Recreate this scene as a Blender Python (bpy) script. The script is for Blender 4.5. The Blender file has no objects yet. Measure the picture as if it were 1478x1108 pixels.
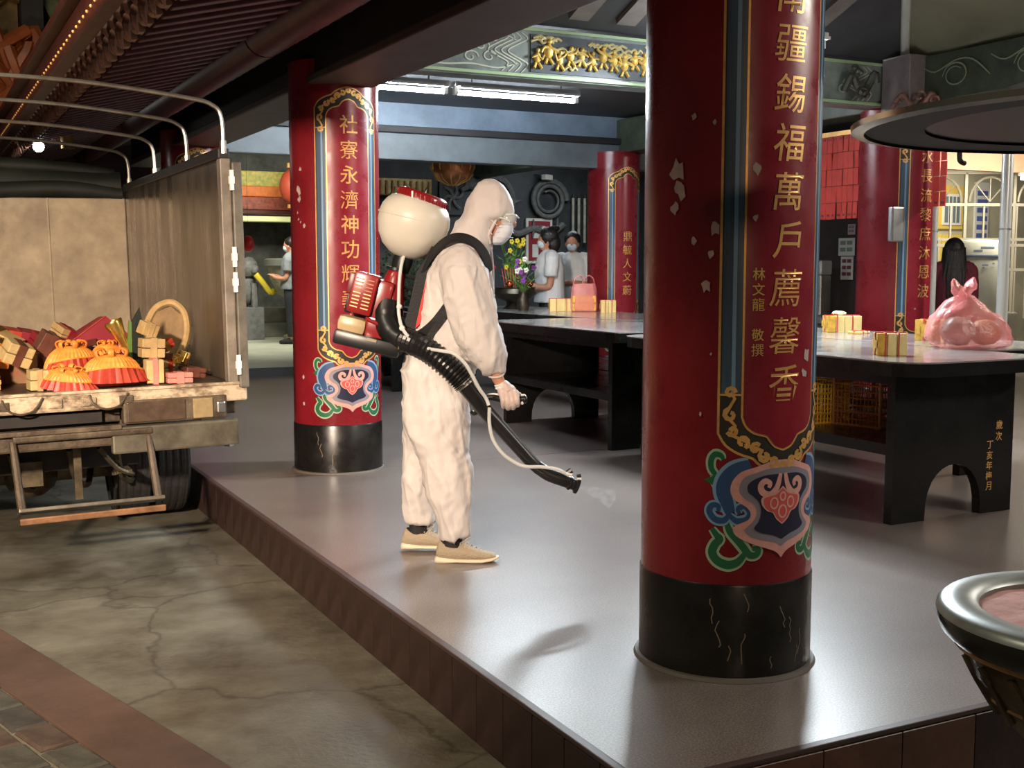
import bpy, bmesh, math, random
from mathutils import Vector, Matrix, noise, Euler
from mathutils.geometry import tessellate_polygon
C = bpy.context.scene.collection
PI = math.pi
random.seed(7)
# ---------------------------------------------------------------- camera, world, lights, exposure
TH = math.atan(864/1700)                      # the view runs 26.9 degrees to the right of the platform's long axis (+Y)
cam = bpy.data.cameras.new('camera'); co = bpy.data.objects.new('camera', cam); C.objects.link(co)
co.location = (0, 0, 1.32)
co.rotation_euler = (PI/2 - math.atan(169/1700), 0, -TH)
cam.sensor_width = 36; cam.lens = 36*1700/1478; cam.clip_end = 200
bpy.context.scene.camera = co
sc = bpy.context.scene
sc.view_settings.view_transform = 'Standard'; sc.view_settings.look = 'None'
sc.view_settings.exposure = 0.18; sc.view_settings.gamma = 1; sc.view_settings.use_curve_mapping = False
W = bpy.data.worlds.new('world'); sc.world = W; W.use_nodes = True
W.node_tree.nodes['Background'].inputs[0].default_value = (0.55, 0.5, 0.42, 1)
W.node_tree.nodes['Background'].inputs[1].default_value = 0.10
def area(name, loc, tgt, sx, sy, power, col, spread=None):
    l = bpy.data.lights.new(name, 'AREA'); l.shape = 'RECTANGLE'; l.size = sx; l.size_y = sy; l.energy = power; l.color = col
    if spread: l.spread = spread
    o = bpy.data.objects.new(name, l); C.objects.link(o); o.location = loc
    o.rotation_euler = (Vector(tgt)-Vector(loc)).to_track_quat('-Z', 'Y').to_euler()
    return o
WARM = (1, .74, .46); COOL = (.86, .95, 1.0); NEUT = (1, .93, .82)
area('street_flood', (-2.2, .2, 2.71), (.75, 6.2, .7), .4, .28, 108, (1, .78, .60), 1.0)      # street flood lamp, its upper light cut off by the eave
area('street_canopy', (-2.6, 3.0, 5.2), (-.6, 4.6, -.25), 1.6, 1.0, 130, (1, .90, .66))    # lamps over the street
area('passage_lamp', (.7, -2.0, 2.15), (2.4, 3.4, .6), .25, .25, 17, (1, .70, .48))        # warm lamp behind the camera
area('hall_tubes_near', (5.6, 1.2, 2.9), (3.0, 4.4, 0), 1.2, .3, 75, NEUT)                 # tubes by the censer, out of frame
area('hall_tubes_mid', (5.20, 6.60, 2.80), (3.9, 4.9, 0), 1.2, .10, 210, COOL)             # under the pair of tubes behind the nearest column
area('hall_tubes_far', (7.6, 13.6, 2.9), (7.4, 14.2, 0), 2.4, .4, 40, COOL)
area('yard_lights', (12.6, 10.0, 2.50), (13.2, 14.0, 1.6), 2.0, .5, 110, (1, .95, .80))
area('hall_fill_right', (9.2, 5.2, 2.9), (8.2, 5.4, 0), 1.2, .3, 120, NEUT)  # added light, out of frame, for the floor beyond and under the tables
area('yard_wall_fill', (13.6, 13.0, 2.9), (13.6, 14.0, 1.6), 2.4, .3, 60, (1, .95, .80))  # added fill for the yard wall, hidden behind the brown fascia
area('gate_fill', (0.4, 11.5, 2.6), (1.2, 14.8, 3.8), .3, .3, 9, (1, .74, .46))  # added fill that brightens the dim gate facade
area('shrine_lights', (4.8, 16.9, 3.2), (5.3, 20.2, .6), 2.0, .5, 150, (1, .97, .80))

# ---------------------------------------------------------------- materials
MT = {}
def mat(name, col, rough=.5, metal=0, var=0, vs=4, bump=0, bs=30, emit=0, ecol=None, alpha=1, trans=0, col2=None, stretch=None, sss=0, rvar=0, coat=0, sharp=None, ior=1.45):
    if name in MT: return MT[name]
    m = bpy.data.materials.new(name); m.use_nodes = True; MT[name] = m
    nt = m.node_tree; N = nt.nodes; L = nt.links; b = N['Principled BSDF']
    b.inputs['Base Color'].default_value = (*col, 1); b.inputs['Roughness'].default_value = rough
    b.inputs['Metallic'].default_value = metal; b.inputs['IOR'].default_value = ior
    if coat: b.inputs['Coat Weight'].default_value = coat; b.inputs['Coat Roughness'].default_value = .12
    if sss: b.inputs['Subsurface Weight'].default_value = sss; b.inputs['Subsurface Radius'].default_value = (.05,.03,.02)
    if trans: b.inputs['Transmission Weight'].default_value = trans
    if alpha < 1: b.inputs['Alpha'].default_value = alpha
    if emit:
        b.inputs['Emission Color'].default_value = (*(ecol or col), 1); b.inputs['Emission Strength'].default_value = emit
    tc = N.new('ShaderNodeTexCoord'); mp = N.new('ShaderNodeMapping'); L.new(tc.outputs['Object'], mp.inputs[0])
    if stretch: mp.inputs['Scale'].default_value = stretch
    if var or rvar:
        n = N.new('ShaderNodeTexNoise'); n.inputs['Scale'].default_value = vs; n.inputs['Detail'].default_value = 6; n.inputs['Roughness'].default_value = .65
        L.new(mp.outputs[0], n.inputs['Vector'])
    if var:
        r = N.new('ShaderNodeValToRGB'); lo, hi = sharp or (.3, .7)
        r.color_ramp.elements[0].position = lo; r.color_ramp.elements[1].position = hi
        c2 = col2 or tuple(max(0, c*(1-var)) for c in col)
        c1 = col if col2 else tuple(min(1, c*(1+var*.6)) for c in col)
        r.color_ramp.elements[0].color = (*c2, 1); r.color_ramp.elements[1].color = (*c1, 1)
        L.new(n.outputs['Fac'], r.inputs[0]); L.new(r.outputs[0], b.inputs['Base Color'])
    if rvar:
        mr = N.new('ShaderNodeMapRange'); mr.inputs[1].default_value = .35; mr.inputs[2].default_value = .65
        mr.inputs[3].default_value = max(.02, rough-rvar); mr.inputs[4].default_value = rough+rvar
        L.new(n.outputs['Fac'], mr.inputs[0]); L.new(mr.outputs[0], b.inputs['Roughness'])
    if bump:
        n2 = N.new('ShaderNodeTexNoise'); n2.inputs['Scale'].default_value = bs; n2.inputs['Detail'].default_value = 5
        L.new(mp.outputs[0], n2.inputs['Vector'])
        bu = N.new('ShaderNodeBump'); bu.inputs['Strength'].default_value = min(1, bump); bu.inputs['Distance'].default_value = .01*max(1, bump)
        L.new(n2.outputs['Fac'], bu.inputs['Height']); L.new(bu.outputs[0], b.inputs['Normal'])
    return m
M_red = mat('red_lacquer', (.20, .010, .016), .3, var=.25, vs=3, bump=.05, bs=60, rvar=.08)
M_redin = mat('red_panel_lacquer', (.26, .014, .028), .3, var=.15, vs=5, rvar=.08)
M_black = mat('black_lacquer', (.010, .009, .008), .3, var=.3, vs=6, rvar=.1)
M_blackg = mat('black_scroll_ground', (.03, .026, .018), .45)
M_gold = mat('gold_paint', (.80, .44, .14), .38, .35, var=.25, vs=18)
M_goldy = mat('yellow_gold_paint', (.75, .50, .12), .42, .2, var=.2, vs=30)
M_bluel = mat('pale_blue_paint', (.20, .36, .55), .4)
M_blued = mat('deep_blue_paint', (.03, .08, .20), .4)
M_bluem = mat('mid_blue_paint', (.07, .18, .36), .4)
M_white = mat('white_paint', (.75, .72, .66), .45)
M_pink = mat('pink_paint', (.72, .36, .32), .4, var=.15, vs=40)
M_pinkd = mat('rose_paint', (.62, .10, .09), .4)
M_greyp = mat('grey_mauve_paint', (.24, .22, .27), .4)
M_navy = mat('navy_paint', (.02, .022, .05), .4)
M_green = mat('green_paint', (.02, .13, .06), .4)
M_greenl = mat('pale_green_paint', (.35, .48, .32), .4)
M_chip = mat('chipped_plaster', (.52, .40, .36), .8, var=.2, vs=30)
M_dark = mat('dark_timber', (.022, .020, .022), .55, var=.4, vs=3, bump=.2, bs=25)
M_darkred = mat('dark_red_timber', (.085, .018, .018), .45, var=.4, vs=4, bump=.2, bs=20)
M_tabblk = mat('black_table_lacquer', (.009, .009, .009), .28, var=.3, vs=3, rvar=.06)
M_tabtop = mat('table_top_sheen', (.40, .40, .40), .17, .55, var=.2, vs=3, rvar=.06)  # grey colour stands in for the sheen on polished black stone
M_cover = mat('white_coverall_fabric', (.60, .555, .53), .65, bump=1.1, bs=8, var=.04, vs=6, sss=.03, stretch=(1.3, 1.3, .5))
M_skin = mat('skin', (.50, .24, .15), .5, var=.12, vs=20, sss=.05)
M_blkpl = mat('black_plastic', (.010, .010, .011), .32, var=.3, vs=20)
M_blkcl = mat('black_webbing', (.012, .012, .014), .7, bump=.3, bs=120)
M_tank = mat('translucent_white_plastic', (.62, .59, .51), .38, var=.06, vs=5, sss=.2)
M_redpl = mat('red_plastic', (.22, .010, .012), .28, var=.1, vs=9, coat=.4)
M_steel = mat('brushed_steel', (.55, .55, .55), .3, 1, var=.15, vs=10)
M_chrome = mat('galvanised_pipe', (.45, .42, .36), .35, .9, var=.35, vs=8)
M_hose = mat('milky_hose', (.70, .70, .68), .25, alpha=.75)
M_rust = mat('rusty_metal', (.13, .10, .065), .6, .35, var=.6, vs=7, bump=.5, bs=30, col2=(.035, .022, .014))
M_scr = mat('scratched_truck_paint', (.52, .42, .29), .5, .15, var=.6, vs=9, bump=.3, bs=40, col2=(.13, .085, .05), stretch=(1, 1, 1.6), sharp=(.38, .58))
M_side = mat('stained_side_metal', (.15, .115, .082), .32, .5, var=.7, vs=2.2, col2=(.035, .025, .018), stretch=(1, 1.6, .35), rvar=.12, bump=.15, bs=10)
M_front = mat('beige_bed_metal', (.50, .40, .27), .42, .25, var=.5, vs=3.5, col2=(.27, .21, .15), bump=.15, bs=12)
M_tyre = mat('tyre_rubber', (.014, .013, .012), .75, var=.4, vs=8, bump=.4, bs=40)
M_tarp = mat('dark_green_tarpaulin', (.016, .020, .014), .6, var=.5, vs=3, bump=.5, bs=6)

# ---------------------------------------------------------------- mesh helpers
def finish(name, bm, m, parent=None, smooth=False, loc=None):
    me = bpy.data.meshes.new(name)
    bmesh.ops.recalc_face_normals(bm, faces=bm.faces)
    bm.to_mesh(me); bm.free()
    if m: me.materials.append(m)
    if smooth:
        for p in me.polygons: p.use_smooth = True
        if smooth != 'all': me.set_sharp_from_angle(angle=math.radians(42))
    o = bpy.data.objects.new(name, me); C.objects.link(o)
    if parent: o.parent = parent
    if loc: o.location = loc
    return o
def tag(o, label=None, cat=None, group=None, kind=None):
    if label: o['label'] = label
    if cat: o['category'] = cat
    if group: o['group'] = group
    if kind: o['kind'] = kind
    return o
def empty(name, loc=(0,0,0), rz=0, label=None, cat=None, group=None):
    o = bpy.data.objects.new(name, None); C.objects.link(o); o.location = loc; o.rotation_euler = (0,0,rz); o.empty_display_size = .1
    return tag(o, label, cat, group)
def B(): return bmesh.new()
def box(bm, c, s, rot=None, bev=0):
    """box centred at c with full sizes s, rot = Euler tuple or Matrix"""
    r = bmesh.ops.create_cube(bm, size=1)
    R = rot if isinstance(rot, Matrix) else (Euler(rot).to_matrix().to_4x4() if rot else Matrix.Identity(4))
    mtx = Matrix.Translation(c) @ R @ Matrix.Diagonal((*s, 1))
    bmesh.ops.transform(bm, matrix=mtx, verts=r['verts'])
    if bev:
        es = list({e for v in r['verts'] for e in v.link_edges})
        bmesh.ops.bevel(bm, geom=es, offset=bev, segments=2, profile=.6, affect='EDGES')
def bx(bm, x0, x1, y0, y1, z0, z1, bev=0): box(bm, ((x0+x1)/2, (y0+y1)/2, (z0+z1)/2), (x1-x0, y1-y0, z1-z0), None, bev)
def tube(bm, pts, r, n=10, cap=True, flat=1, up=None):
    pts = [Vector(p) for p in pts]; rs = r if isinstance(r, (list, tuple)) else [r]*len(pts)
    rings = []; prev = None
    for i, p in enumerate(pts):
        t = (pts[min(i+1, len(pts)-1)] - pts[max(i-1, 0)]).normalized()
        if prev is None:
            u = Vector(up) if up else (Vector((0,0,1)) if abs(t.z) < .9 else Vector((1,0,0)))
        else: u = prev
        a = t.cross(u)
        if a.length < 1e-5: a = t.orthogonal()
        a.normalize(); b = a.cross(t).normalized(); prev = b
        rings.append([bm.verts.new(p + (a*math.cos(2*PI*k/n) + b*math.sin(2*PI*k/n)*flat)*rs[i]) for k in range(n)])
    for i in range(len(rings)-1):
        for k in range(n):
            bm.faces.new((rings[i][k], rings[i][(k+1)%n], rings[i+1][(k+1)%n], rings[i+1][k]))
    if cap: bm.faces.new(rings[0][::-1]); bm.faces.new(rings[-1])
def cr(pts, n=6, closed=False):
    """Catmull-Rom smoothing of a polyline"""
    P = [Vector(p) for p in pts]; out = []; m = len(P)
    for i in range(m if closed else m-1):
        p0 = P[(i-1)%m] if closed or i else P[0]; p1 = P[i]; p2 = P[(i+1)%m]; p3 = P[(i+2)%m] if closed or i+2 < m else P[-1]
        for k in range(n):
            t = k/n
            out.append(.5*((2*p1)+(p2-p0)*t+(2*p0-5*p1+4*p2-p3)*t*t+(3*p1-p0-3*p2+p3)*t**3))
    if not closed: out.append(P[-1])
    return out
def lathe(bm, prof, n=32, c=(0,0,0), mtx=None):
    """profile of (r, z) turned about z"""
    rings = []
    for r, z in prof:
        if r < 1e-5: rings.append([bm.verts.new((0,0,z))])
        else: rings.append([bm.verts.new((r*math.cos(2*PI*k/n), r*math.sin(2*PI*k/n), z)) for k in range(n)])
    for a, b in zip(rings, rings[1:]):
        for k in range(n):
            k2 = (k+1) % n
            if len(a) == 1 and len(b) == 1: continue
            if len(a) == 1: bm.faces.new((a[0], b[k2], b[k]))
            elif len(b) == 1: bm.faces.new((a[k], a[k2], b[0]))
            else: bm.faces.new((a[k], a[k2], b[k2], b[k]))
    vs = [v for r in rings for v in r]
    M = Matrix.Translation(c) @ (mtx or Matrix.Identity(4))
    bmesh.ops.transform(bm, matrix=M, verts=vs)
    return vs
def cyl(bm, p, q, r, n=16): tube(bm, [p, q], r, n)
def sph(bm, c, r, n=12, s=(1,1,1), rot=None):
    q = bmesh.ops.create_uvsphere(bm, u_segments=n, v_segments=max(6, n//2), radius=1)
    R = Euler(rot).to_matrix().to_4x4() if rot else Matrix.Identity(4)
    bmesh.ops.transform(bm, matrix=Matrix.Translation(c) @ R @ Matrix.Diagonal((r*s[0], r*s[1], r*s[2], 1)), verts=q['verts'])
def prism(bm, pts, d, mtx=None):
    """polygon (u, z) extruded d along +y"""
    a = [bm.verts.new((p[0], 0, p[1])) for p in pts]; b = [bm.verts.new((p[0], d, p[1])) for p in pts]
    for t3 in tessellate_polygon([[Vector((p[0], p[1], 0)) for p in pts]]):
        bm.faces.new([a[i] for i in t3]); bm.faces.new([b[i] for i in t3][::-1])
    for i in range(len(pts)): bm.faces.new((a[i], b[i], b[(i+1)%len(pts)], a[(i+1)%len(pts)]))
    if mtx: bmesh.ops.transform(bm, matrix=mtx, verts=a+b)
def applied(o, mods):
    """evaluate modifiers into a plain mesh"""
    for t, kw in mods:
        md = o.modifiers.new(t, t)
        for k, v in kw.items(): setattr(md, k, v)
    dg = bpy.context.evaluated_depsgraph_get(); dg.update()
    me = bpy.data.meshes.new_from_object(o.evaluated_get(dg))
    o.modifiers.clear(); old = o.data; o.data = me; bpy.data.meshes.remove(old)
    return o
def glyph(ch, size, bold=.012):
    """one written character as a flat mesh in x, z centred on its middle"""
    if ch in '馨薦濟寮疆龍撰輝義黎': bold = 0
    cu = bpy.data.curves.new('t', 'FONT'); cu.body = ch; cu.size = size; cu.offset = bold*size; cu.align_x = 'CENTER'; cu.resolution_u = 4
    o = bpy.data.objects.new('t', cu); C.objects.link(o)
    dg = bpy.context.evaluated_depsgraph_get(); dg.update()
    me = bpy.data.meshes.new_from_object(o.evaluated_get(dg))
    vs = [(v.co.x, v.co.y) for v in me.vertices]; fs = [tuple(p.vertices) for p in me.polygons]
    bpy.data.objects.remove(o); bpy.data.curves.remove(cu); bpy.data.meshes.remove(me)
    if not vs: return [], []
    x0 = min(v[0] for v in vs); x1 = max(v[0] for v in vs); y0 = min(v[1] for v in vs); y1 = max(v[1] for v in vs)
    s = size*.98/max(x1-x0, y1-y0) if len(ch) == 1 else 1
    return [((v[0]-(x0+x1)/2)*s, (v[1]-(y0+y1)/2)*s) for v in vs], fs
def write(bm, ch, size, u, z, bold=.012, italic=0, y=0, sx=1):
    vs, fs = glyph(ch, size, bold)
    V = [bm.verts.new((a*sx + u + italic*b, y, b + z)) for a, b in vs]
    for f in fs:
        try: bm.faces.new([V[i] for i in f])
        except ValueError: pass
def poly(bm, pts):
    vs = [bm.verts.new((p[0], 0, p[1])) for p in pts]
    for t3 in tessellate_polygon([[Vector((p[0], p[1], 0)) for p in pts]]):
        try: bm.faces.new([vs[i] for i in t3])
        except ValueError: pass
def ribbon(bm, pts, w, taper=True):
    P = [Vector((p[0], p[1])) for p in pts]; n = len(P); L = []; R = []
    for i in range(n):
        t = (P[min(i+1, n-1)]-P[max(i-1, 0)]).normalized(); q = Vector((-t.y, t.x))
        k = w/2*(1 if not taper else (.45+.55*math.sin(PI*min(1, (i+1)/(n*.6))/1) if i < n*.3 else 1-.5*(i/n)**3))
        L.append(bm.verts.new((P[i].x+q.x*k, 0, P[i].y+q.y*k))); R.append(bm.verts.new((P[i].x-q.x*k, 0, P[i].y-q.y*k)))
    for i in range(n-1): bm.faces.new((L[i], R[i], R[i+1], L[i+1]))
def wrap(bm, R, eps, step=.02):
    """bend a flat x,z drawing round a column of radius R so that u = 0 faces -y"""
    us = [v.co.x for v in bm.verts]
    if not us: return
    u = math.floor(min(us)/step)*step
    while u < max(us):
        bmesh.ops.bisect_plane(bm, geom=list(bm.verts)+list(bm.edges)+list(bm.faces), plane_co=(u,0,0), plane_no=(1,0,0), dist=1e-6)
        u += step
    for v in bm.verts:
        a = v.co.x/R; d = v.co.y
        v.co = Vector(((R+eps+d)*math.sin(a), -(R+eps+d)*math.cos(a), v.co.z))
def copy_tree(o, parent=None):
    c = o.copy(); C.objects.link(c)
    if parent: c.parent = parent
    for ch in list(o.children): copy_tree(ch, c)
    return c
# ---------------------------------------------------------------- the ground, the platform, the halls
def structure(name, bm, m, parent=None, smooth=False):
    o = finish(name, bm, m, parent, smooth)
    if not parent: o['kind'] = 'structure'
    return o
def ground_mat():
    m = mat('street_concrete', (.17, .158, .118), .5, var=.5, vs=2.0, bump=.35, bs=40, rvar=.12, col2=(.06, .05, .035))
    nt = m.node_tree; N = nt.nodes; L = nt.links; b = N['Principled BSDF']
    v = N.new('ShaderNodeTexVoronoi'); v.feature = 'DISTANCE_TO_EDGE'; v.inputs['Scale'].default_value = 1.1
    tc = [n for n in N if n.type == 'TEX_COORD'][0]
    nz = N.new('ShaderNodeTexNoise'); nz.inputs['Scale'].default_value = 3; nz.inputs['Detail'].default_value = 6
    mx = N.new('ShaderNodeMixRGB'); mx.inputs[0].default_value = .25; L.new(tc.outputs['Object'], mx.inputs[1]); L.new(nz.outputs['Color'], mx.inputs[2]); L.new(tc.outputs['Object'], nz.inputs['Vector'])
    L.new(mx.outputs[0], v.inputs['Vector'])
    r = N.new('ShaderNodeValToRGB'); r.color_ramp.elements[0].position = 0; r.color_ramp.elements[0].color = (.35,.35,.35,1); r.color_ramp.elements[1].position = .012; r.color_ramp.elements[1].color = (1,1,1,1)
    L.new(v.outputs['Distance'], r.inputs[0])
    src = b.inputs['Base Color'].links[0].from_socket
    mm = N.new('ShaderNodeMixRGB'); mm.blend_type = 'MULTIPLY'; mm.inputs[0].default_value = .6
    L.new(src, mm.inputs[1]); L.new(r.outputs[0], mm.inputs[2]); L.new(mm.outputs[0], b.inputs['Base Color'])
    return m
bm = B(); bx(bm, -14, 1.62, -6, 30, -.55, -.25); bx(bm, 1.62, 16, -6, 2.44, -.55, -.25)
street = structure('ground', bm, ground_mat())
street['label'] = 'stained cracked concrete street'
# stamped paving at the near left: a reddish border strip and grey pavers
e0 = Vector((.786, 3.714, -.25)); e1 = Vector((.276, 5.444, -.25)); ed = (e1-e0).normalized(); en = Vector((-ed.y, ed.x, 0))   # en points away from the platform
rotp = Matrix(((ed.x, en.x, 0, 0), (ed.y, en.y, 0, 0), (0, 0, 1, 0), (0, 0, 0, 1)))
M_stamp = mat('stamped_red_concrete', (.115, .066, .048), .6, var=.5, vs=2.5, bump=.3, bs=40, col2=(.06, .038, .026))
bm = B(); box(bm, e0+ed*.6+en*.13+Vector((0,0,.004)), (7.0, .26, .012), rotp, .003)
structure('trim_1', bm, M_stamp)['label'] = 'reddish border strip of the stamped paving'
M_pav = [mat('paver_dark', (.050, .044, .036), .65, var=.4, vs=9, bump=.4, bs=50), mat('paver_green_grey', (.066, .062, .046), .65, var=.4, vs=9, bump=.4, bs=50), mat('paver_brown', (.075, .050, .036), .65, var=.4, vs=9, bump=.4, bs=50)]
bm = B(); box(bm, e0+ed*.6+en*2.35+Vector((0,0,-.001)), (7.0, 4.0, .008), rotp)
pav = structure('trim_2', bm, mat('paver_mortar', (.16, .14, .10), .8, var=.3, vs=20)); pav['label'] = 'paved patch of grey pavers with pale joints'
def brick_mesh(sx, sy, sz, m, name='paver', jit=.004):
    bm = B(); box(bm, (0,0,0), (sx, sy, sz)); top = [e for e in bm.edges if all(v.co.z > 0 for v in e.verts)]
    bmesh.ops.bevel(bm, geom=top, offset=.008, segments=1, affect='EDGES')
    for v in bm.verts: v.co += Vector((random.uniform(-jit,jit), random.uniform(-jit,jit), 0))
    me = bpy.data.meshes.new(name); bm.to_mesh(me); bm.free(); me.materials.append(m); return me
pms = [brick_mesh(.215, .12, .02, M_pav[i % 3]) for i in range(6)]
k = 0
for j in range(14):
    for i in range(17):
        p = e0 + ed*(-1.6 + i*.232 + (j % 2)*.116) + en*(.33 + j*.137)
        if not (-.8 < p.x < 1.1 and 2.3 < p.y < 5.6): continue
        o = bpy.data.objects.new('paver', pms[k*7 % 6]); k += 1; C.objects.link(o); o.parent = pav
        o.matrix_world = Matrix.Translation(p + Vector((0,0,.004+random.uniform(-.002,.002)))) @ rotp @ Euler((0,0,random.uniform(-.04,.04))).to_matrix().to_4x4()
# platform
def floor_mat():
    m = mat('terrazzo_floor', (.185, .160, .148), .30, var=.30, vs=.8, bump=.02, bs=110, col2=(.125, .095, .086), ior=1.85)
    nt = m.node_tree; N = nt.nodes; L = nt.links; b = N['Principled BSDF']
    tc = [n for n in N if n.type == 'TEX_COORD'][0]
    v = N.new('ShaderNodeTexNoise'); v.inputs['Scale'].default_value = 160; v.inputs['Detail'].default_value = 2; L.new(tc.outputs['Object'], v.inputs['Vector'])
    r = N.new('ShaderNodeValToRGB'); r.color_ramp.elements[0].position = .38; r.color_ramp.elements[0].color = (.72,.72,.72,1); r.color_ramp.elements[1].position = .66; r.color_ramp.elements[1].color = (1.5,1.45,1.4,1)
    L.new(v.outputs['Fac'], r.inputs[0])
    src = b.inputs['Base Color'].links[0].from_socket
    mm = N.new('ShaderNodeMixRGB'); mm.blend_type = 'MULTIPLY'; mm.inputs[0].default_value = 1
    L.new(src, mm.inputs[1]); L.new(r.outputs[0], mm.inputs[2]); L.new(mm.outputs[0], b.inputs['Base Color'])
    return m
M_floor = floor_mat()
bm = B(); bx(bm, 1.62, 16, 2.44, 7.243, -.5, 0); bx(bm, 1.62, 16, 7.25, 14.0, -.5, 0); bx(bm, 5.3, 16, 14.0, 17.5, -.5, 0); bx(bm, 1.62, 16, 7.24, 7.26, -.5, -.004)
platform = structure('floor', bm, M_floor)
M_tile = mat('riser_tile', (.036, .019, .015), .5, var=.45, vs=5, bump=.1, bs=30, rvar=.1)
M_tile2 = mat('riser_tile_dark', (.024, .011, .013), .4, var=.4, vs=5, bump=.1, bs=30)
tm = []
for mm_ in (M_tile, M_tile, M_tile2): tm.append(brick_mesh(.02, .192, .236, mm_, 'tile', .0004))
y = 2.53; i = 0
while y < 10.2:
    o = bpy.data.objects.new('tile', tm[(i*5+i//3) % 2]); C.objects.link(o); o.parent = platform; o.location = (1.612, y, -.131); y += .196; i += 1
x = 1.71; tf = []
M_tile3 = mat('lit_front_riser_tile', (.11, .048, .032), .4, var=.4, vs=5, bump=.1, bs=30)  # brighter copy of the riser tile, lamp light put into the colour
for mm_ in (M_tile3, M_tile3, M_tile2, M_tile2): tf.append(brick_mesh(.292, .02, .236, mm_, 'tile', .0004))
i = 0
while x < 4.2:
    o = bpy.data.objects.new('tile', tf[[0,1,0,1,2,3,2,0,1,2][i % 10]]); C.objects.link(o); o.parent = platform; o.location = (x+.05, 2.432, -.131); x += .296; i += 1
bm = B(); bx(bm, 1.598, 1.63, 2.42, 10.3, -.014, .001, .004); bx(bm, 1.598, 4.3, 2.42, 2.45, -.014, .001, .004)
finish('edge_strip', bm, mat('edge_strip_stone', (.06, .035, .032), .4), platform)

# beams over the column rows
bm = B(); bx(bm, 2.28, 2.62, .2, 14, 2.50, 2.86, .02); structure('trim_3', bm, M_dark)['label'] = 'dark eave beam along the outer column row'
bm = B(); bx(bm, 2.24, 2.66, .2, 14, 2.445, 2.50, .01); structure('trim_4', bm, mat('brown_soffit', (.075, .048, .042), .5, var=.3, vs=4))['label'] = 'brown soffit board under the eave beam'
# purlin
bm = B(); tube(bm, [(1.9, -.5, 2.66), (1.9, 6.9, 2.66)], .125, 20); tube(bm, [(1.9, 6.93, 2.66), (1.9, 16, 2.66)], .125, 20)
structure('trim_5', bm, M_darkred, None, True)['label'] = 'round dark red purlin under the rafters'
# roof deck over the eave, with rafters as parts
SL = .25
def roofz(x): return 2.42 + SL*(x-1.02)
bm = B(); n = 2
vs = [bm.verts.new(p) for p in [(.92, -.6, roofz(.92)+.10), (2.7, -.6, roofz(2.7)+.10), (2.7, 17, roofz(2.7)+.10), (.92, 17, roofz(.92)+.10), (.92, -.6, roofz(.92)+.2), (2.7, -.6, roofz(2.7)+.2), (2.7, 17, roofz(2.7)+.2), (.92, 17, roofz(.92)+.2)]]
for f in [(0,3,2,1), (4,5,6,7), (0,1,5,4), (1,2,6,5), (2,3,7,6), (3,0,4,7)]: bm.faces.new([vs[i] for i in f])
eave = structure('ceiling', bm, mat('eave_boards', (.018, .010, .012), .6, var=.3, vs=4))
bm = B(); ang = -math.atan(SL)
box(bm, (1.86, 0, roofz(1.86)+.055), (1.64, .07, .085), (0, ang, 0), .006)
me_raft = bpy.data.meshes.new('rafter'); bm.to_mesh(me_raft); bm.free(); me_raft.materials.append(mat('rafter_red', (.13, .055, .060), .5, var=.3, vs=6))
bm = B(); # carved, curled rafter end hanging below the eave
prism(bm, cr([(0,.05), (-.03,.055), (-.075,.03), (-.085,-.02), (-.06,-.055), (-.02,-.05), (-.03,-.02), (-.015,0), (.01,-.02)], 3, True), .07)
bmesh.ops.translate(bm, vec=(1.05, -.035, roofz(1.05)+.04), verts=bm.verts)
me_end = bpy.data.meshes.new('rafter_end'); bmesh.ops.recalc_face_normals(bm, faces=bm.faces); bm.to_mesh(me_end); bm.free(); me_end.materials.append(mat('rafter_end_wood', (.36, .19, .12), .5, var=.4, vs=14))
bm = B(); # carved hanging leaf drops of the eave board
for q in range(3):
    tube(bm, cr([(.98-.03*q, q*.05-.05, roofz(1)+.12+.05*q), (.94-.03*q, q*.05-.06, roofz(1)+.02+.06*q), (.96, q*.05-.03, roofz(1)-.05+.07*q)], 3), [.012,.02,.024,.022,.016,.01,.004], 6)
me_drop = bpy.data.meshes.new('carved_drop'); bm.to_mesh(me_drop); bm.free(); me_drop.materials.append(mat('carved_drop_wood', (.26, .12, .085), .5, var=.5, vs=14))
y = .8
while y < 15:
    for nm, me_ in (('rafter', me_raft), ('rafter_end', me_end), ('carved_drop', me_drop)):
        o = bpy.data.objects.new(nm, me_); C.objects.link(o); o.parent = eave; o.location = (0, y, 0)
    y += .21
# red fascia with gold studs outside the rafter ends
bm = B(); bx(bm, .72, .80, -.4, 15, 2.36, 2.50, .012); bx(bm, .66, .86, -.4, 15, 2.49, 2.53, .008)
fas = structure('trim_6', bm, mat('fascia_red', (.075, .018, .012), .45, var=.5, vs=9)); fas['label'] = 'dark red fascia board with a row of gold studs'
bm = B()
y = .6
while y < 12: sph(bm, (.718, y, 2.40), .008, 6); y += .12
st = finish('gold_stud', bm, M_gold, fas); st['kind'] = 'stuff'
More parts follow.
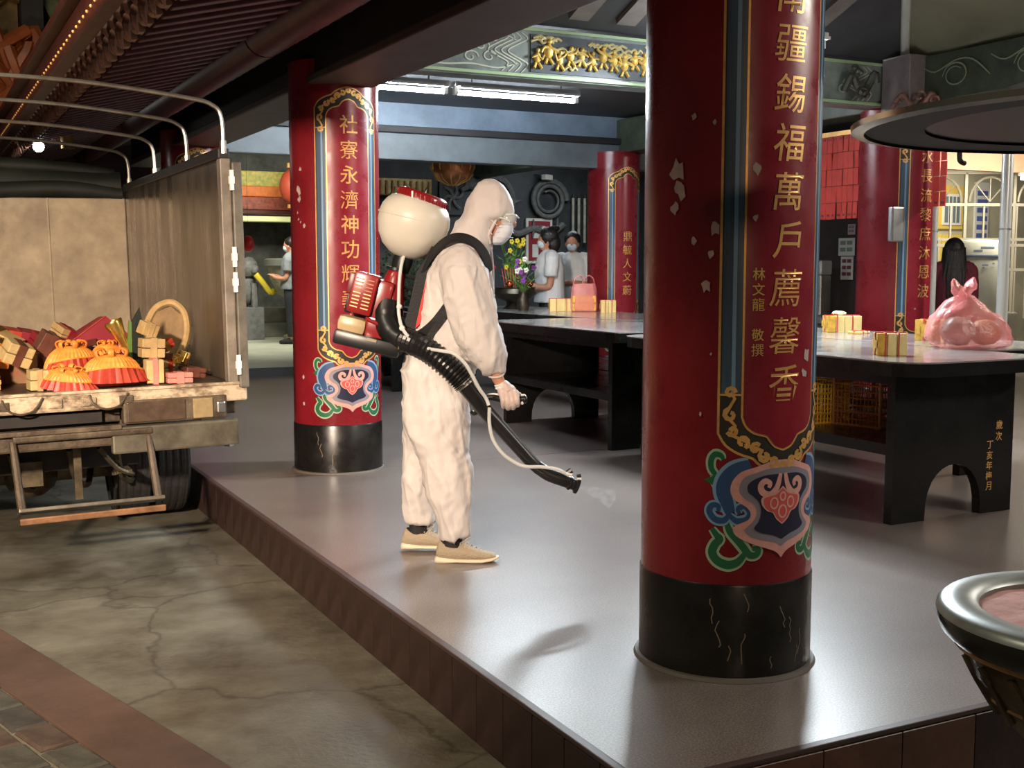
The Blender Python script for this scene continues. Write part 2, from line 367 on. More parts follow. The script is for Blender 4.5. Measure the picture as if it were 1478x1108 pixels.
# inner beams and ceiling
M_tim = mat('grey_blue_timber', (.13, .15, .165), .45, var=.3, vs=3, bump=.1, bs=20)
bm = B()
Z0 = 2.97
def quad(bm, pts, th=.05):
    a = [bm.verts.new(p) for p in pts]; b = [bm.verts.new((p[0], p[1], p[2]+th)) for p in pts]
    bm.faces.new(a); bm.faces.new(b[::-1])
    for i in range(4): bm.faces.new((a[i], b[i], b[(i+1)%4], a[(i+1)%4]))
X0, X1, Y0, Y1, H = 2.6, 7.30, 1.0, 7.30, .80; q = 2.0
quad(bm, [(X0,Y1,Z0),(X1,Y1,Z0),(X1-q,Y1-q,Z0+H),(X0+q,Y1-q,Z0+H)])
quad(bm, [(X0,Y0,Z0),(X0+q,Y0+q,Z0+H),(X1-q,Y0+q,Z0+H),(X1,Y0,Z0)])
quad(bm, [(X0,Y0,Z0),(X0,Y1,Z0),(X0+q,Y1-q,Z0+H),(X0+q,Y0+q,Z0+H)])
quad(bm, [(X0+q,Y0+q,Z0+H),(X0+q,Y1-q,Z0+H),(X1-q,Y1-q,Z0+H),(X1-q,Y0+q,Z0+H)])
ceil2 = structure('ceiling', bm, mat('ceiling_dark_boards', (.045, .045, .050), .6, var=.3, vs=2))
bm = B(); quad(bm, [(X1,Y0,Z0),(X1-q,Y0+q,Z0+H),(X1-q,Y1-q,Z0+H),(X1,Y1,Z0)])
finish('ceiling_panel', bm, mat('ceiling_beige', (.155, .150, .095), .6, var=.25, vs=2), ceil2)
for P_ in ([(X1, Y1, Z0-.01), (X1-q, Y1-q, Z0+H-.01)], [(X0, Y1, Z0-.01), (X0+q, Y1-q, Z0+H-.01)]): bm = B(); tube(bm, P_, .035, 8); finish('hip_rafter', bm, mat('pale_edge', (.42, .42, .38), .5), ceil2)
me_cr = brick_mesh(.15, 2.0, .05, mat('ceiling_rafter_brown', (.17, .15, .135), .55, var=.3, vs=5), 'ceiling_rafter')
for i in range(9):
    o = bpy.data.objects.new('ceiling_rafter', me_cr); C.objects.link(o); o.parent = ceil2
    o.location = (3.0+i*.38, 6.22, 2.97+.4*1.08-.012); o.rotation_euler = (-math.atan(.4), 0, 0)
bm = B(); bx(bm, 2.6, 16, 7.3, 16, 3.0, 3.1); bx(bm, 7.4, 16, -1, 7.3, 3.0, 3.1)
structure('ceiling', bm, mat('far_ceiling', (.05, .052, .055), .6, var=.3, vs=2))
# outer beams: Y-beam over the inner column row, X lintel at the far row
M_olive = mat('olive_painted_board', (.070, .088, .052), .45, var=.5, vs=7, col2=(.03, .036, .028))
def cloud_lines(bm, w, h, n, seed=1):
    rnd = random.Random(seed)
    for i in range(n):
        cx = -w/2 + w*(i+.5)/n; r = h*.32
        ribbon(bm, cr([(cx + r*1.3*math.cos(a)*(1-a/22), r*math.sin(a)*(1-a/22)) for a in [k*PI/4 for k in range(12)]], 3), .012)
        ribbon(bm, cr([(cx-w/n*.5, rnd.uniform(-.3,.3)*h), (cx-w/n*.25, h*.3), (cx, h*.36), (cx+w/n*.3, h*.15), (cx+w/n*.5, h*.34)], 4), .012)
bm = B(); bx(bm, 7.2, 7.5, -1, 16, 2.6, 2.97, .01)
o = structure('trim_7', bm, M_olive); o['label'] = 'olive painted beam over the inner column row'
bm = B(); cloud_lines(bm, 6, .3, 9, 3); bmesh.ops.transform(bm, matrix=Matrix.Translation((7.19, 4.0, 2.785)) @ Matrix.Rotation(PI/2, 4, 'Z'), verts=bm.verts)
finish('cloud_scroll', bm, mat('pale_olive_line', (.22, .26, .17), .5), o)['kind'] = 'stuff'
bm = B(); bx(bm, 2.7, 9.5, 11.5, 11.7, 2.42, 2.69, .01)
structure('trim_8', bm, M_tim)['label'] = 'grey timber lintel over the far columns'
bm = B(); bx(bm, 2.7, 9.5, 11.55, 11.66, 2.76, 3.0)
structure('trim_9', bm, mat('glow_blue_board', (.17, .22, .29), .4, var=.3, vs=3))['label'] = 'blue grey board above the far lintel'  # blue grey tone stands in for the tubes' cool glow on the board
bm = B(); bx(bm, 2.7, 9.5, 11.45, 11.75, 2.69, 2.76, .01)
structure('trim_10', bm, M_dark)['label'] = 'dark rail between lintel and board'

bm = B(); bx(bm, 7.04, 7.30, 6.98, 7.28, 2.56, 2.98, .01); structure('trim_13', bm, mat('mauve_grey_block', (.20, .17, .17), .5, var=.3, vs=9))['label'] = 'mauve grey beam end block above the far red column'
def carving(name, loc, rz, w, h, n, seed, label, m):
    t = empty(name, loc, rz, label, 'carving'); rn = random.Random(seed)
    bm = B(); tube(bm, cr([(-w*.5, 0, -h*.2), (-w*.3, -.03, h*.3), (-w*.1, 0, 0), (w*.05, -.03, -h*.3), (w*.25, 0, 0), (w*.4, -.03, h*.35), (w*.5, 0, h*.1)], 5), h*.13, 8); finish('carved_body', bm, m, t, True)
    for i in range(n):
        bm = B(); x, z = rn.uniform(-.5, .5)*w, rn.uniform(-.5, .5)*h; r = h*rn.uniform(.14, .26)
        tube(bm, cr([(x+r*math.cos(a)*(1-a/9), -.03-.03*rn.random(), z+r*math.sin(a)*(1-a/9)) for a in [k*.8 for k in range(8)]], 3), r*.22, 6); finish('curled_leaf', bm, m, t, True)
    return t
M_pcarve = mat('faded_pink_carving', (.30, .15, .12), .45, .2, var=.6, vs=14, col2=(.10, .045, .04))
carving('dragon_bracket', (6.30, 4.75, 2.32), -PI/2+.6, .85, .32, 10, 2, 'faded pink carved dragon bracket above the hood at the upper right', M_pcarve)
carving('scroll_bracket', (7.07, 6.96, 2.60), -.7, .32, .18, 5, 5, 'small pinkish carved scroll on the grey beam end block', M_pcarve)
carving('ring_bracket', (6.72, 7.18, 2.74), -.4, .26, .24, 5, 8, 'dark carved ring scroll on the beam beside the grey end block', mat('dark_carving', (.06, .06, .05), .45, .3))

# painted cross beam with gold relief
pb = empty('painted_crossbeam', (4.9, 7.39, 2.6), 0, 'long painted crossbeam with cloud scrolls and gilded figure relief behind the fluorescent tubes', 'beam')
bm = B(); bx(bm, -2.3, 2.3, -.09, .09, 0, .35, .01); finish('beam_body', bm, mat('grey_green_beam', (.24, .28, .25), .45, var=.4, vs=5, col2=(.075, .09, .09)), pb)
for z in (.012, .325): bm = B(); bx(bm, -2.3, 2.3, -.105, -.085, z, z+.022, .004); finish('edge_moulding', bm, mat('pale_green_moulding', (.34, .46, .26), .4), pb)
bm = B(); bx(bm, -1.05, .95, -.098, -.088, .05, .305); finish('relief_ground', bm, mat('relief_ground_dark', (.035, .045, .055), .5), pb)
bm = B(); rnd = random.Random(4)
for i in range(22):
    x = -1.0+i*.088; z = .10+rnd.uniform(0, .05); s = rnd.uniform(.8, 1.25)
    sph(bm, (x, -.105, z+.10*s), .02*s, 8); sph(bm, (x, -.1, z+.045*s), .034*s, 8, (1, .6, 1.3))
    for sg in (-1, 1): tube(bm, cr([(x, -.11, z+.06*s), (x+sg*.035*s, -.115, z+.05*s+rnd.uniform(-.02, .03)), (x+sg*.055*s, -.11, z+rnd.uniform(.02, .11))], 3), .009*s, 6)
    for sg in (-1, 1): tube(bm, [(x+sg*.012, -.1, z), (x+sg*.03, -.11, z-.035)], .012, 6)
finish('gilded_figures', bm, M_goldy, pb, True)
bm = B()
for i in range(60):
    x = rnd.uniform(-.98, .88); z = rnd.uniform(.07, .29); w = rnd.uniform(.04, .10)
    tube(bm, cr([(x-w, -.098, z), (x-w*.4, -.104, z+.018), (x, -.104, z-.006), (x+w*.5, -.104, z+.014), (x+w, -.098, z)], 3), .010, 6)
finish('gilded_clouds', bm, mat('ochre_relief', (.55, .46, .22), .5, .1), pb, True)
bm = B()
for k, (c0, a) in enumerate([(-2.2, 1), (-1.12, -1), (1.02, 1), (2.0, -1)]):
    for q in range(4):
        ribbon(bm, cr([(c0+.05*q*a, .04), (c0+(.05*q-.05)*a, .10), (c0+(.05*q+.03)*a, .14), (c0+(.05*q+.10)*a, .18), (c0+(.05*q+.02)*a, .23), (c0+(.05*q-.05)*a, .27), (c0+.05*q*a, .31)], 4), .010)
for cx, cz in ((-1.32, .26), (-1.36, .13), (-1.42, .2), (-1.95, .24), (-1.5, .12), (1.5, .2), (1.75, .12)):
    ribbon(bm, cr([(cx+.06*math.cos(t)*(1-t/9), cz+.045*math.sin(t)*(1-t/9)) for t in [k*.6 for k in range(13)]], 2), .010)
ribbon(bm, cr([(-2.1,.10), (-1.9,.08), (-1.7,.06), (-1.5,.075), (-1.3,.06), (-1.15,.10)], 4), .012); ribbon(bm, cr([(-2.1,.28), (-1.8,.30), (-1.5,.29), (-1.3,.3), (-1.15,.25)], 4), .012)
bmesh.ops.translate(bm, vec=(0, -.0935, 0), verts=bm.verts)
finish('cloud_scroll', bm, mat('silver_line_paint', (.50, .50, .40), .45), pb)['kind'] = 'stuff'
for o_ in pb.children:
    if o_.name.startswith('gilded'): o_['kind'] = 'stuff'


# fluorescent fixture: two tubes in line
for i, (x0, y0_, z0_) in enumerate(((3.02, 9.6, 2.84), (4.33, 9.6, 2.84), (5.20, 6.60, 2.87))):
    f = empty('fluorescent_lamp', (x0+.6 if i < 2 else x0, y0_, z0_), 0, ['lit white fluorescent tube, left of the two in line beyond the painted crossbeam', 'lit white fluorescent tube, right of the two in line beyond the painted crossbeam', 'lit fluorescent tube hidden behind the nearest column in front of the crossbeam'][i], 'lamp', 'ceiling fluorescent tubes')
    bm = B(); bx(bm, -.63, .63, -.05, .05, .045, .09, .008); bx(bm, -.60, .60, -.10, -.05, .03, .05); finish('housing', bm, mat('lamp_housing', (.8, .8, .8), .4), f)
    for s in (-1, 1): bm = B(); bx(bm, s*.605-.02, s*.605+.02, -.025, .025, -.02, .05, .004); finish('socket', bm, M_white, f)
    bm = B(); cyl(bm, (-.59, 0, 0), (.59, 0, 0), .02, 12); finish('tube', bm, mat('lit_tube', (.9, .95, 1), .4, emit=250, ecol=(.85, .94, 1)) if i < 2 else mat('lit_tube_dimmer', (.9, .95, 1), .4, emit=45, ecol=(.85, .94, 1)), f, True)
    for s in (-.45, .45):
        bm = B(); cyl(bm, (s, 0, .09), (s, 0, .17 if i < 2 else .38), .006, 6); finish('hanger', bm, M_steel, f)

# ---------------------------------------------------------------- the painted columns
def sh(L): return [(x-.009, z) for x, z in L]
def mir(L): return [Vector((-p[0], p[1])) for p in L][::-1]
PIN = [(-.138, .853), (-.126, .825), (-.1, .805), (-.062, .795), (-.05, .783), (-.03, .761), (0, .750)]
POUT = [(-.218, .80), (-.194, .761), (-.152, .734), (-.108, .719), (-.092, .704), (-.062, .686), (-.03, .675), (0, .669)]
ZT = 2.434
def panel_outline(half):
    h = cr(half, 3); L = [(v.x, v.y) for v in h]; L = L + [(-x, z) for x, z in L[::-1]][1:]
    return [Vector(p) for p in L] + [Vector((x, ZT-(z-.669))) for x, z in L[::-1]]
def inset_poly(P, d):
    out = []; n = len(P)
    for i in range(n):
        t = (P[(i+1)%n]-P[i-1]).normalized(); out.append(P[i] + Vector((-t.y, t.x))*d)
    return out
def sw(half): # close a mirrored half outline
    h = cr(half, 3); return h + mir(h)[1:]
R0 = .285
def L_(draws, eps):
    """layer: list of callables drawing on a flat bmesh, wrapped on the column"""
    bm = B()
    for d in draws: d(bm)
    wrap(bm, R0, eps, .022)
    me = bpy.data.meshes.new('layer'); bm.to_mesh(me); bm.free(); return me
PIN_O = panel_outline(PIN); POUT_O = panel_outline(POUT)
orn = dict(
pink=sh([(-.03, .715), (-.053, .706), (-.086, .695), (-.131, .68), (-.157, .652), (-.164, .622), (-.154, .595), (-.131, .579), (-.112, .567), (-.1, .549), (-.106, .528), (-.138, .513), (-.154, .5), (-.144, .476), (-.099, .452), (-.046, .434), (-.011, .42), (.009, .400)]),
grey=sh([(-.03, .69), (-.053, .686), (-.086, .676), (-.119, .664), (-.135, .64), (-.135, .613), (-.115, .592), (-.092, .579), (-.08, .555), (-.085, .53), (-.109, .505), (-.118, .492), (-.099, .474), (-.053, .460), (-.018, .452), (.009, .437)]),
navy=sh([(-.03, .67), (-.053, .668), (-.086, .658), (-.109, .64), (-.109, .616), (-.09, .6), (-.072, .579), (-.066, .549), (-.073, .522), (-.088, .499), (-.067, .485), (-.025, .475), (.009, .460)]))
g1 = sh([(-.187, .718), (-.195, .731), (-.213, .734), (-.225, .716), (-.224, .689), (-.211, .667), (-.217, .649), (-.204, .622)])
leaf = sh([(-.119, .718), (-.163, .707), (-.192, .676), (-.247, .652), (-.217, .634), (-.201, .61), (-.195, .646), (-.169, .683), (-.125, .704)])
b0 = sh([(-.103, .704), (-.147, .683), (-.177, .652), (-.185, .616), (-.173, .579), (-.163, .549)])
b1 = sh([(-.163, .549), (-.182, .525), (-.211, .528), (-.228, .552), (-.219, .572), (-.2, .57), (-.201, .552)])
b2 = sh([(-.166, .543), (-.144, .524), (-.112, .528), (-.101, .549), (-.117, .57), (-.139, .564), (-.135, .546)])
g2 = sh([(-.173, .519), (-.164, .491), (-.138, .461), (-.119, .437), (-.099, .414), (-.077, .415), (-.072, .432), (-.092, .435)])
g3 = sh([(-.115, .419), (-.138, .391), (-.169, .382), (-.201, .394), (-.217, .419), (-.209, .446), (-.194, .464), (-.204, .476), (-.219, .496)])
lotus = sh([(.009, .625), (-.012, .607), (-.03, .602), (-.056, .595), (-.055, .573), (-.039, .555), (-.022, .549), (-.011, .531), (.009, .514)])
curl = sh([(.0, .672), (-.012, .63), (-.035, .606), (-.062, .614), (-.069, .635), (-.055, .65), (-.038, .642), (-.042, .628)])
def rb(path, w, taper=True):
    p = cr(path, 4); return [lambda bm: ribbon(bm, p, w, taper), lambda bm: ribbon(bm, mir(p), w, taper) if not taper else ribbon(bm, [(-q[0], q[1]) for q in p], w, taper)]
def pl(P): return [lambda bm: poly(bm, P)]
def arc_spirals():
    """gold scroll work that runs along the black band between the two outlines"""
    D = []
    half = [(-.178, .93), (-.178, .86), (-.170, .81), (-.138, .775), (-.098, .755), (-.066, .728), (-.036, .712)]
    H = cr(half, 2)
    for top in (0, 1):
        for sg in (-1, 1):
            for k, p in enumerate(H[::2]):
                r = .021 if k % 2 else .017; a0 = k*1.7
                P = [(p[0]+r*(1-t/9.5)*math.cos(a0+t), p[1]+r*(1-t/9.5)*math.sin(a0+t)) for t in [j*.75 for j in range(9)]]
                P = [(q[0]*(-sg), (ZT-(q[1]-.669)) if top else q[1]) for q in P]
                D.append(lambda bm, P=P: ribbon(bm, P, .013, False))
            W_ = [(p[0]+.014*math.sin(j*1.6), p[1]) for j, p in enumerate(cr(half, 3))]
            W_ = [(q[0]*(-sg), (ZT-(q[1]-.669)) if top else q[1]) for q in W_]
            D.append(lambda bm, P=W_: ribbon(bm, P, .010, False))
        for j in range(7):
            a = j*2*PI/7; zc = .693 if not top else ZT-(.693-.669)
            D.append(lambda bm, a=a, zc=zc: ribbon(bm, [(.004*math.cos(a), zc+.004*math.sin(a)), (.014*math.cos(a), zc+.014*math.sin(a)), (.020*math.cos(a), zc+.018*math.sin(a))], .012, False))
    return D
LAY = []   # (part name, mesh, material)
def lay(nm, draws, eps, m):
    me = L_(draws, eps); me.materials.append(m); LAY.append((nm, me))
    for p in me.polygons: p.use_smooth = True
lay('panel_border', pl(POUT_O), .0010, M_gold)
lay('scroll_ground', pl(inset_poly(POUT_O, .008)), .0018, M_blackg)
lay('blue_band', [lambda bm, s=s: poly(bm, [(s*.206, .925), (s*.146, .925), (s*.146, 2.18), (s*.206, 2.18)][::s]) for s in (1, -1)], .0026, mat('band_blue', (.055, .10, .16), .35, var=.5, vs=3, stretch=(12, 12, .6)))
lay('blue_band_line', [lambda bm, u=u, w=w: poly(bm, [(u, .925), (u+w, .925), (u+w, 2.18), (u, 2.18)]) for u, w in ((-.176, .012), (.164, .012))], .0034, M_bluel)
lay('blue_band_end', [lambda bm, u=u, z=z: poly(bm, [(u, z), (u+.066, z), (u+.066, z+.006), (u, z+.006)]) for u in (-.21, .144) for z in (.92, 2.178)], .0036, M_gold)
lay('panel_rim', pl(inset_poly(PIN_O, -.007)), .0030, M_gold)
lay('panel_face', pl(PIN_O), .0040, M_redin)
lay('gold_scroll', arc_spirals(), .0038, M_gold)
lay('green_scroll_edge', rb(g1, .034)+rb(g2, .042)+rb(g3, .046), .0008, M_greenl)
lay('green_scroll', rb(g1, .018)+rb(g2, .024)+rb(g3, .028)+pl([Vector(p) for p in leaf])+pl([Vector(p) for p in mir(leaf)]), .0016, M_green)
lay('blue_scroll_edge', rb(b0, .074)+rb(b1, .036)+rb(b2, .036), .0020, M_bluel)
lay('blue_scroll', rb(b0, .050)+rb(b1, .020)+rb(b2, .020), .0028, M_blued)
lay('cloud_rim', pl(sw(orn['pink'])), .0036, M_pink)
lay('cloud_inner_rim', pl(sw(orn['grey'])), .0042, M_greyp)
lay('cloud_field', pl(sw(orn['navy'])), .0050, M_navy)
lay('cloud_curl', rb(curl, .022), .0056, M_pink)
lay('lotus_edge', pl(sw([(x*1.12-.001, (z-.57)*1.1+.57) for x, z in lotus])), .0060, M_pink)
lay('lotus_bud', pl(sw(lotus)), .0066, M_pinkd)
lay('lotus_petal', [lambda bm, c=c: ribbon(bm, cr([(c[0]+c[2]*math.cos(t), c[1]+c[2]*1.3*math.sin(t)) for t in [k*PI/5 for k in range(11)]], 2), .006, False) for c in [(-.032, .578, .013), (.032, .578, .013), (0, .55, .015), (0, .598, .01)]], .0072, M_pink)
def mesh_part(nm, me, parent):
    o = bpy.data.objects.new(nm, me); C.objects.link(o); o.parent = parent; return o
bm = B(); lathe(bm, [(R0, .315), (R0, 2.60)], 64); me_shaft = bpy.data.meshes.new('shaft'); bm.to_mesh(me_shaft); bm.free(); me_shaft.materials.append(M_red)
bm = B(); lathe(bm, [(.001, 0), (R0+.004, 0), (R0+.004, .31), (R0+.001, .316), (.001, .316)], 64); me_base = bpy.data.meshes.new('base_band'); bm.to_mesh(me_base); bm.free(); me_base.materials.append(M_black)
for me_ in (me_shaft, me_base):
    for p in me_.polygons: p.use_smooth = True
    me_.set_sharp_from_angle(angle=math.radians(40))
bm = B(); lathe(bm, [(R0-.002, .001), (R0+.022, .001), (R0+.016, .012), (R0-.002, .014)], 64); me_ring = bpy.data.meshes.new('sealing_ring'); bm.to_mesh(me_ring); bm.free(); me_ring.materials.append(mat('sealant', (.12, .10, .085), .6))
def blob(cx, cz, r, seed, tall=1.3):
    rn = random.Random(seed); return [(cx + r*rn.uniform(.45, 1.1)*math.cos(t), cz + tall*r*rn.uniform(.4, 1.15)*math.sin(t)) for t in [k*2*PI/9 for k in range(9)]]
def column(x, y, label, text, z0, dz, size, chips=(), cracks=(), small=None, s=1, italic=0, bold=.014):
    t = empty('painted_column', (x, y, 0), 0, label, 'column'); t.scale = (s, s, 1)
    mesh_part('shaft', me_shaft, t); mesh_part('base_band', me_base, t); mesh_part('sealing_ring', me_ring, t)
    for nm, me in LAY: mesh_part(nm, me, t)
    bm = B()
    for i, ch in enumerate(text):
        if ch != ' ': write(bm, ch, size, 0, z0-i*dz, bold, italic)
    wrap(bm, R0, .0052, .02); finish('inscription', bm, M_gold, t, 'all')
    if small:
        bm = B()
        for i, ch in enumerate(small):
            if ch != ' ': write(bm, ch, .040, -.098, 1.298-i*.047, .01)
        wrap(bm, R0, .0052, .02); finish('small_inscription', bm, M_goldy, t)
    if chips:
        bm = B()
        for i, (u, z, r) in enumerate(chips): poly(bm, blob(u, z, r, i+3))
        wrap(bm, R0, .0056, .02); finish('paint_chip', bm, M_chip, t)
    if cracks:
        bm = B()
        for c in cracks: ribbon(bm, c, .0035, False)
        wrap(bm, R0, .0048, .02); finish('hairline_crack', bm, mat('crack_filler', (.20, .15, .11), .7), t)
    return t
rn = random.Random(11)
cracks = []
for u, z, n in [(-.23, .27, 5), (-.20, .20, 6), (-.12, .16, 7), (-.125, .29, 4), (0.0, .24, 5), (.04, .2, 6), (.10, .15, 6), (.15, .25, 4), (-.17, .12, 3), (.08, .1, 4), (.19, .2, 3), (-.03, .08, 3)]:
    P = [(u, z)]
    for k in range(n): P.append((P[-1][0]+rn.uniform(-.008, .010), P[-1][1]-rn.uniform(.008, .022)))
    cracks.append(P)
CF = column(2.43, 3.18, 'nearest thick red painted column with large gilded inscription and fine side text, black base', '南疆錫福萬戶薦馨香', 2.147, .1486, .118,
    chips=[(-.36, 1.62, .034), (-.35, 1.56, .026), (-.37, 1.50, .018), (-.30, 1.40, .012), (-.235, 1.44, .022), (-.243, 1.36, .014), (-.305, 1.78, .012), (-.24, 1.76, .008), (-.26, 1.26, .018), (-.11, 1.62, .017), (-.112, 1.47, .011), (.098, 1.04, .022), (.085, .985, .015), (-.27, .86, .006), (-.24, 1.05, .004)],
    cracks=cracks, small='林文龍 敬撰', italic=.12, bold=.005)
CL = column(2.47, 7.39, 'red painted column beside the truck with gold column text behind the sprayer engine', '社寮永濟神功輝義海', 2.201, .1540, .118,
    chips=[(-.325, 1.93, .014), (-.345, 1.80, .026), (-.34, 1.74, .018), (-.36, 1.66, .008), (-.35, 1.62, .009), (-.33, 1.60, .008), (-.3, 1.575, .016), (-.33, .62, .014), (-.33, .45, .012)], cracks=cracks[:3], bold=.008)
CD = column(7.36, 7.39, 'red painted column behind the joss paper bundles, beside the small pole', '濁水長流黎庶沐恩波', 2.36, .1543, .112, chips=[(-.07, .98, .008)], s=1.1, bold=.004)
CC = column(7.2, 11.6, 'red painted column standing behind the pink lunch bag and half hidden by the nearest column', '鼎毓人文蔚', 1.66, .150, .112, s=1.05, bold=.004)
CB = column(2.45, 11.6, 'far red column glimpsed above the truck side panel', '', 2.2, .15, .11)
bm = B(); bx(bm, -.06, .06, -.03, .02, 0, .28, .012)
o = finish('wall_lamp', bm, M_steel, CD); o.location = (-.235, -.225, 1.52)
# ---------------------------------------------------------------- the truck (bed runs along +y, tail towards the camera)
TK = empty('flatbed_truck', (0, 6.6, -.25), 0, 'worn open-bed truck with hoops and scratched tail edge, loaded with temple offerings', 'truck')
TK.rotation_euler = (0, math.radians(-.9), math.radians(0))
XR = 1.62; XL = -.35; ZB = .90     # bed floor .90 above the street
def tp(name, bm, m, parent=None, smooth=False): return finish(name, bm, m, parent or TK, smooth)
bm = B(); bx(bm, XL, XR, .06, 3.3, ZB-.03, ZB-.002); tp('bed_floor', bm, mat('bed_floor_metal', (.085, .060, .042), .45, .4, var=.5, vs=5, rvar=.1))
bm = B(); bx(bm, XL, XR+.06, -.02, .06, ZB-.105, ZB, .012); bx(bm, XL, XR+.05, -.03, -.02, ZB-.012, ZB+.004, .003)
te = tp('tail_edge', bm, M_scr)
for i, x in enumerate((.40, .66, .83, 1.02)):
    bm = B(); bx(bm, x-.035, x+.035, -.032, -.018, ZB-.08, ZB-.035, .003); bx(bm, x-.028, x+.028, -.036, -.03, ZB-.073, ZB-.042, .002); finish('latch_recess', bm, M_rust if i in (0, 3) else M_scr, te)
for x in (.50, .93):
    bm = B(); tube(bm, cr([(x-.10, -.03, ZB-.02), (x-.08, -.045, ZB-.07), (x-.02, -.05, ZB-.10), (x+.05, -.045, ZB-.085), (x+.10, -.03, ZB-.02)], 4), .006, 6); finish('latch_handle', bm, M_rust, te)
bm = B(); bx(bm, XL, XR+.02, .10, .18, ZB-.19, ZB-.105, .01); bx(bm, XL, XR-.02, .7, .78, ZB-.22, ZB-.105, .01); bx(bm, .1, .22, .1, 3.2, ZB-.26, ZB-.105); bx(bm, 1.0, 1.12, .1, 3.2, ZB-.26, ZB-.105)
tp('bed_subframe', bm, M_rust)
# right side panel, stained inside, with posts and hinges
bm = B(); bx(bm, XR-.03, XR, .06, 3.3, ZB, 2.16, .008); sp = tp('side_panel', bm, M_side)
for i in range(6):
    bm = B(); bx(bm, XR, XR+.03, .3+i*.52, .36+i*.52, ZB, 2.14, .005); finish('side_rib', bm, M_dark, sp)
bm = B(); bx(bm, XR-.045, XR+.02, .02, 3.3, 2.14, 2.20, .01); finish('top_rail', bm, M_dark, sp)
bm = B(); bx(bm, XR-.045, XR+.012, -.02, .06, ZB, 2.14, .006); finish('corner_post', bm, mat('pale_post_paint', (.24, .205, .165), .5, .2, var=.4, vs=8), sp)
bm = B(); bx(bm, XR+.014, XR+.068, -.045, .02, ZB-.03, 2.12, .008); finish('gate_post', bm, mat('grey_post_paint', (.15, .135, .11), .5, .2, var=.4, vs=8), sp)
for z in (2.02, 1.60, 1.46, 1.0):
    bm = B(); cyl(bm, (XR+.01, -.05, z-.055), (XR+.01, -.05, z+.055), .013, 8); cyl(bm, (XR+.01, -.05, z-.02), (XR+.01, -.05, z+.02), .018, 8); finish('hinge', bm, M_white, sp)
bm = B(); bx(bm, XL, XL+.03, .06, 3.3, ZB, 1.20, .008); tp('side_panel', bm, M_side)
bm = B(); bx(bm, XL, XR-.03, 3.3, 3.34, ZB, 2.09, .008); fp = tp('front_panel', bm, M_front)
for x in (.1, 1.0):
    bm = B(); bx(bm, x, x+.012, 3.292, 3.30, ZB, 2.09, .002); finish('weld_seam', bm, M_front, fp)
bm = B() # rolled tarpaulin and cab behind
bx(bm, XL, XR-.08, 3.36, 4.9, .2, 2.05, .05)
tp('cab', bm, mat('cab_paint_dark', (.03, .035, .03), .4, var=.3, vs=3))
bm = B(); tube(bm, cr([(XL, 3.45, 2.20), (.2, 3.43, 2.24), (.9, 3.46, 2.21), (XR-.05, 3.44, 2.18)], 5), .13, 14); tube(bm, cr([(XL, 3.36, 2.14), (.4, 3.33, 2.13), (1.1, 3.35, 2.16), (XR-.05, 3.36, 2.12)], 5), .07, 10); tube(bm, cr([(XL, 3.42, 2.33), (.5, 3.42, 2.35), (1.2, 3.43, 2.32), (XR-.1, 3.44, 2.27)], 5), .06, 10)
tp('rolled_tarpaulin', bm, M_tarp, None, True)
for y in (.03, 1.00, 2.10, 3.20):      # hoops
    bm = B(); pr = cr([(XR-.01, y, 2.17), (XR-.015, y, 2.36), (XR-.06, y, 2.43), (XR-.20, y, 2.465), (.9, y, 2.52), (.4, y, 2.535), (0, y, 2.53), (XL+.2, y, 2.48), (XL+.06, y, 2.43), (XL+.02, y, 2.36), (XL+.01, y, 2.17)], 5)
    tube(bm, pr, .012, 8); cyl(bm, (XR-.01, y, 2.17), (XR-.01, y, 2.24), .019, 8); tp('hoop', bm, M_chrome, None, True)
# below the bed
bm = B(); bx(bm, XL, .98, -.05, .02, .60, .71, .012); bx(bm, XL, .98, -.09, -.05, .69, .715, .004); tp('rear_crossbeam', bm, M_rust)
bm = B(); bx(bm, .2, .9, .05, .09, .72, .78); bx(bm, XL, 1.15, .5, .54, .40, .70); tp('underbody_plate', bm, mat('underbody_black', (.018, .014, .012), .7, var=.4, vs=10))
lb = B(); bx(lb, 1.0, 1.56, -.03, .06, .705, .835, .012); lampbox = tp('tail_lamp_box', lb, M_rust)
bm = B(); bx(bm, 1.37, 1.48, -.042, -.028, .715, .825, .006); finish('amber_lens', bm, mat('amber_lens', (.28, .21, .11), .3, var=.2, vs=30), lampbox)
bm = B(); bx(bm, 1.02, 1.33, -.040, -.028, .715, .825, .006); finish('red_lens', bm, mat('dirty_red_lens', (.07, .045, .03), .35, var=.4, vs=20), lampbox)
bm = B(); bx(bm, 1.50, 1.55, -.045, -.02, .735, .80, .01); finish('lamp_bracket', bm, M_steel, lampbox)
bm = B(); bx(bm, .93, 1.61, -.08, 0, .555, .70, .012); tp('bumper', bm, mat('grey_bumper', (.15, .135, .10), .45, .4, var=.5, vs=6, col2=(.05, .04, .028)))
# hinged step frame hanging under the tail
sf = empty('step_frame', (0, -.12, 0)); sf.parent = TK
def hang(x, sl=0):
    bm = B(); tube(bm, [(x, .06, .66), (x+.01, .0, .47), (x+.02, -.05, .30)], [.018, .02, .022], 8); return bm
finish('step_arm', hang(.44), M_rust, sf); finish('step_arm', hang(1.12), M_rust, sf)
bm = B(); box(bm, (.80, -.06, .315), (.72, .15, .02), (math.radians(-16), 0, 0), .004); finish('step_plate', bm, mat('step_tread', (.16, .14, .11), .4, .6, var=.5, vs=9), sf)
bm = B(); bx(bm, .44, 1.16, -.15, -.13, .262, .295, .006); finish('step_lip', bm, mat('rusty_lip', (.26, .13, .06), .55, .3, var=.5, vs=10), sf)
bm = B(); bx(bm, .44, 1.14, .03, .06, .655, .69, .01); finish('step_bar', bm, M_rust, sf)
bm = B() # axle, springs, hoses and struts underneath
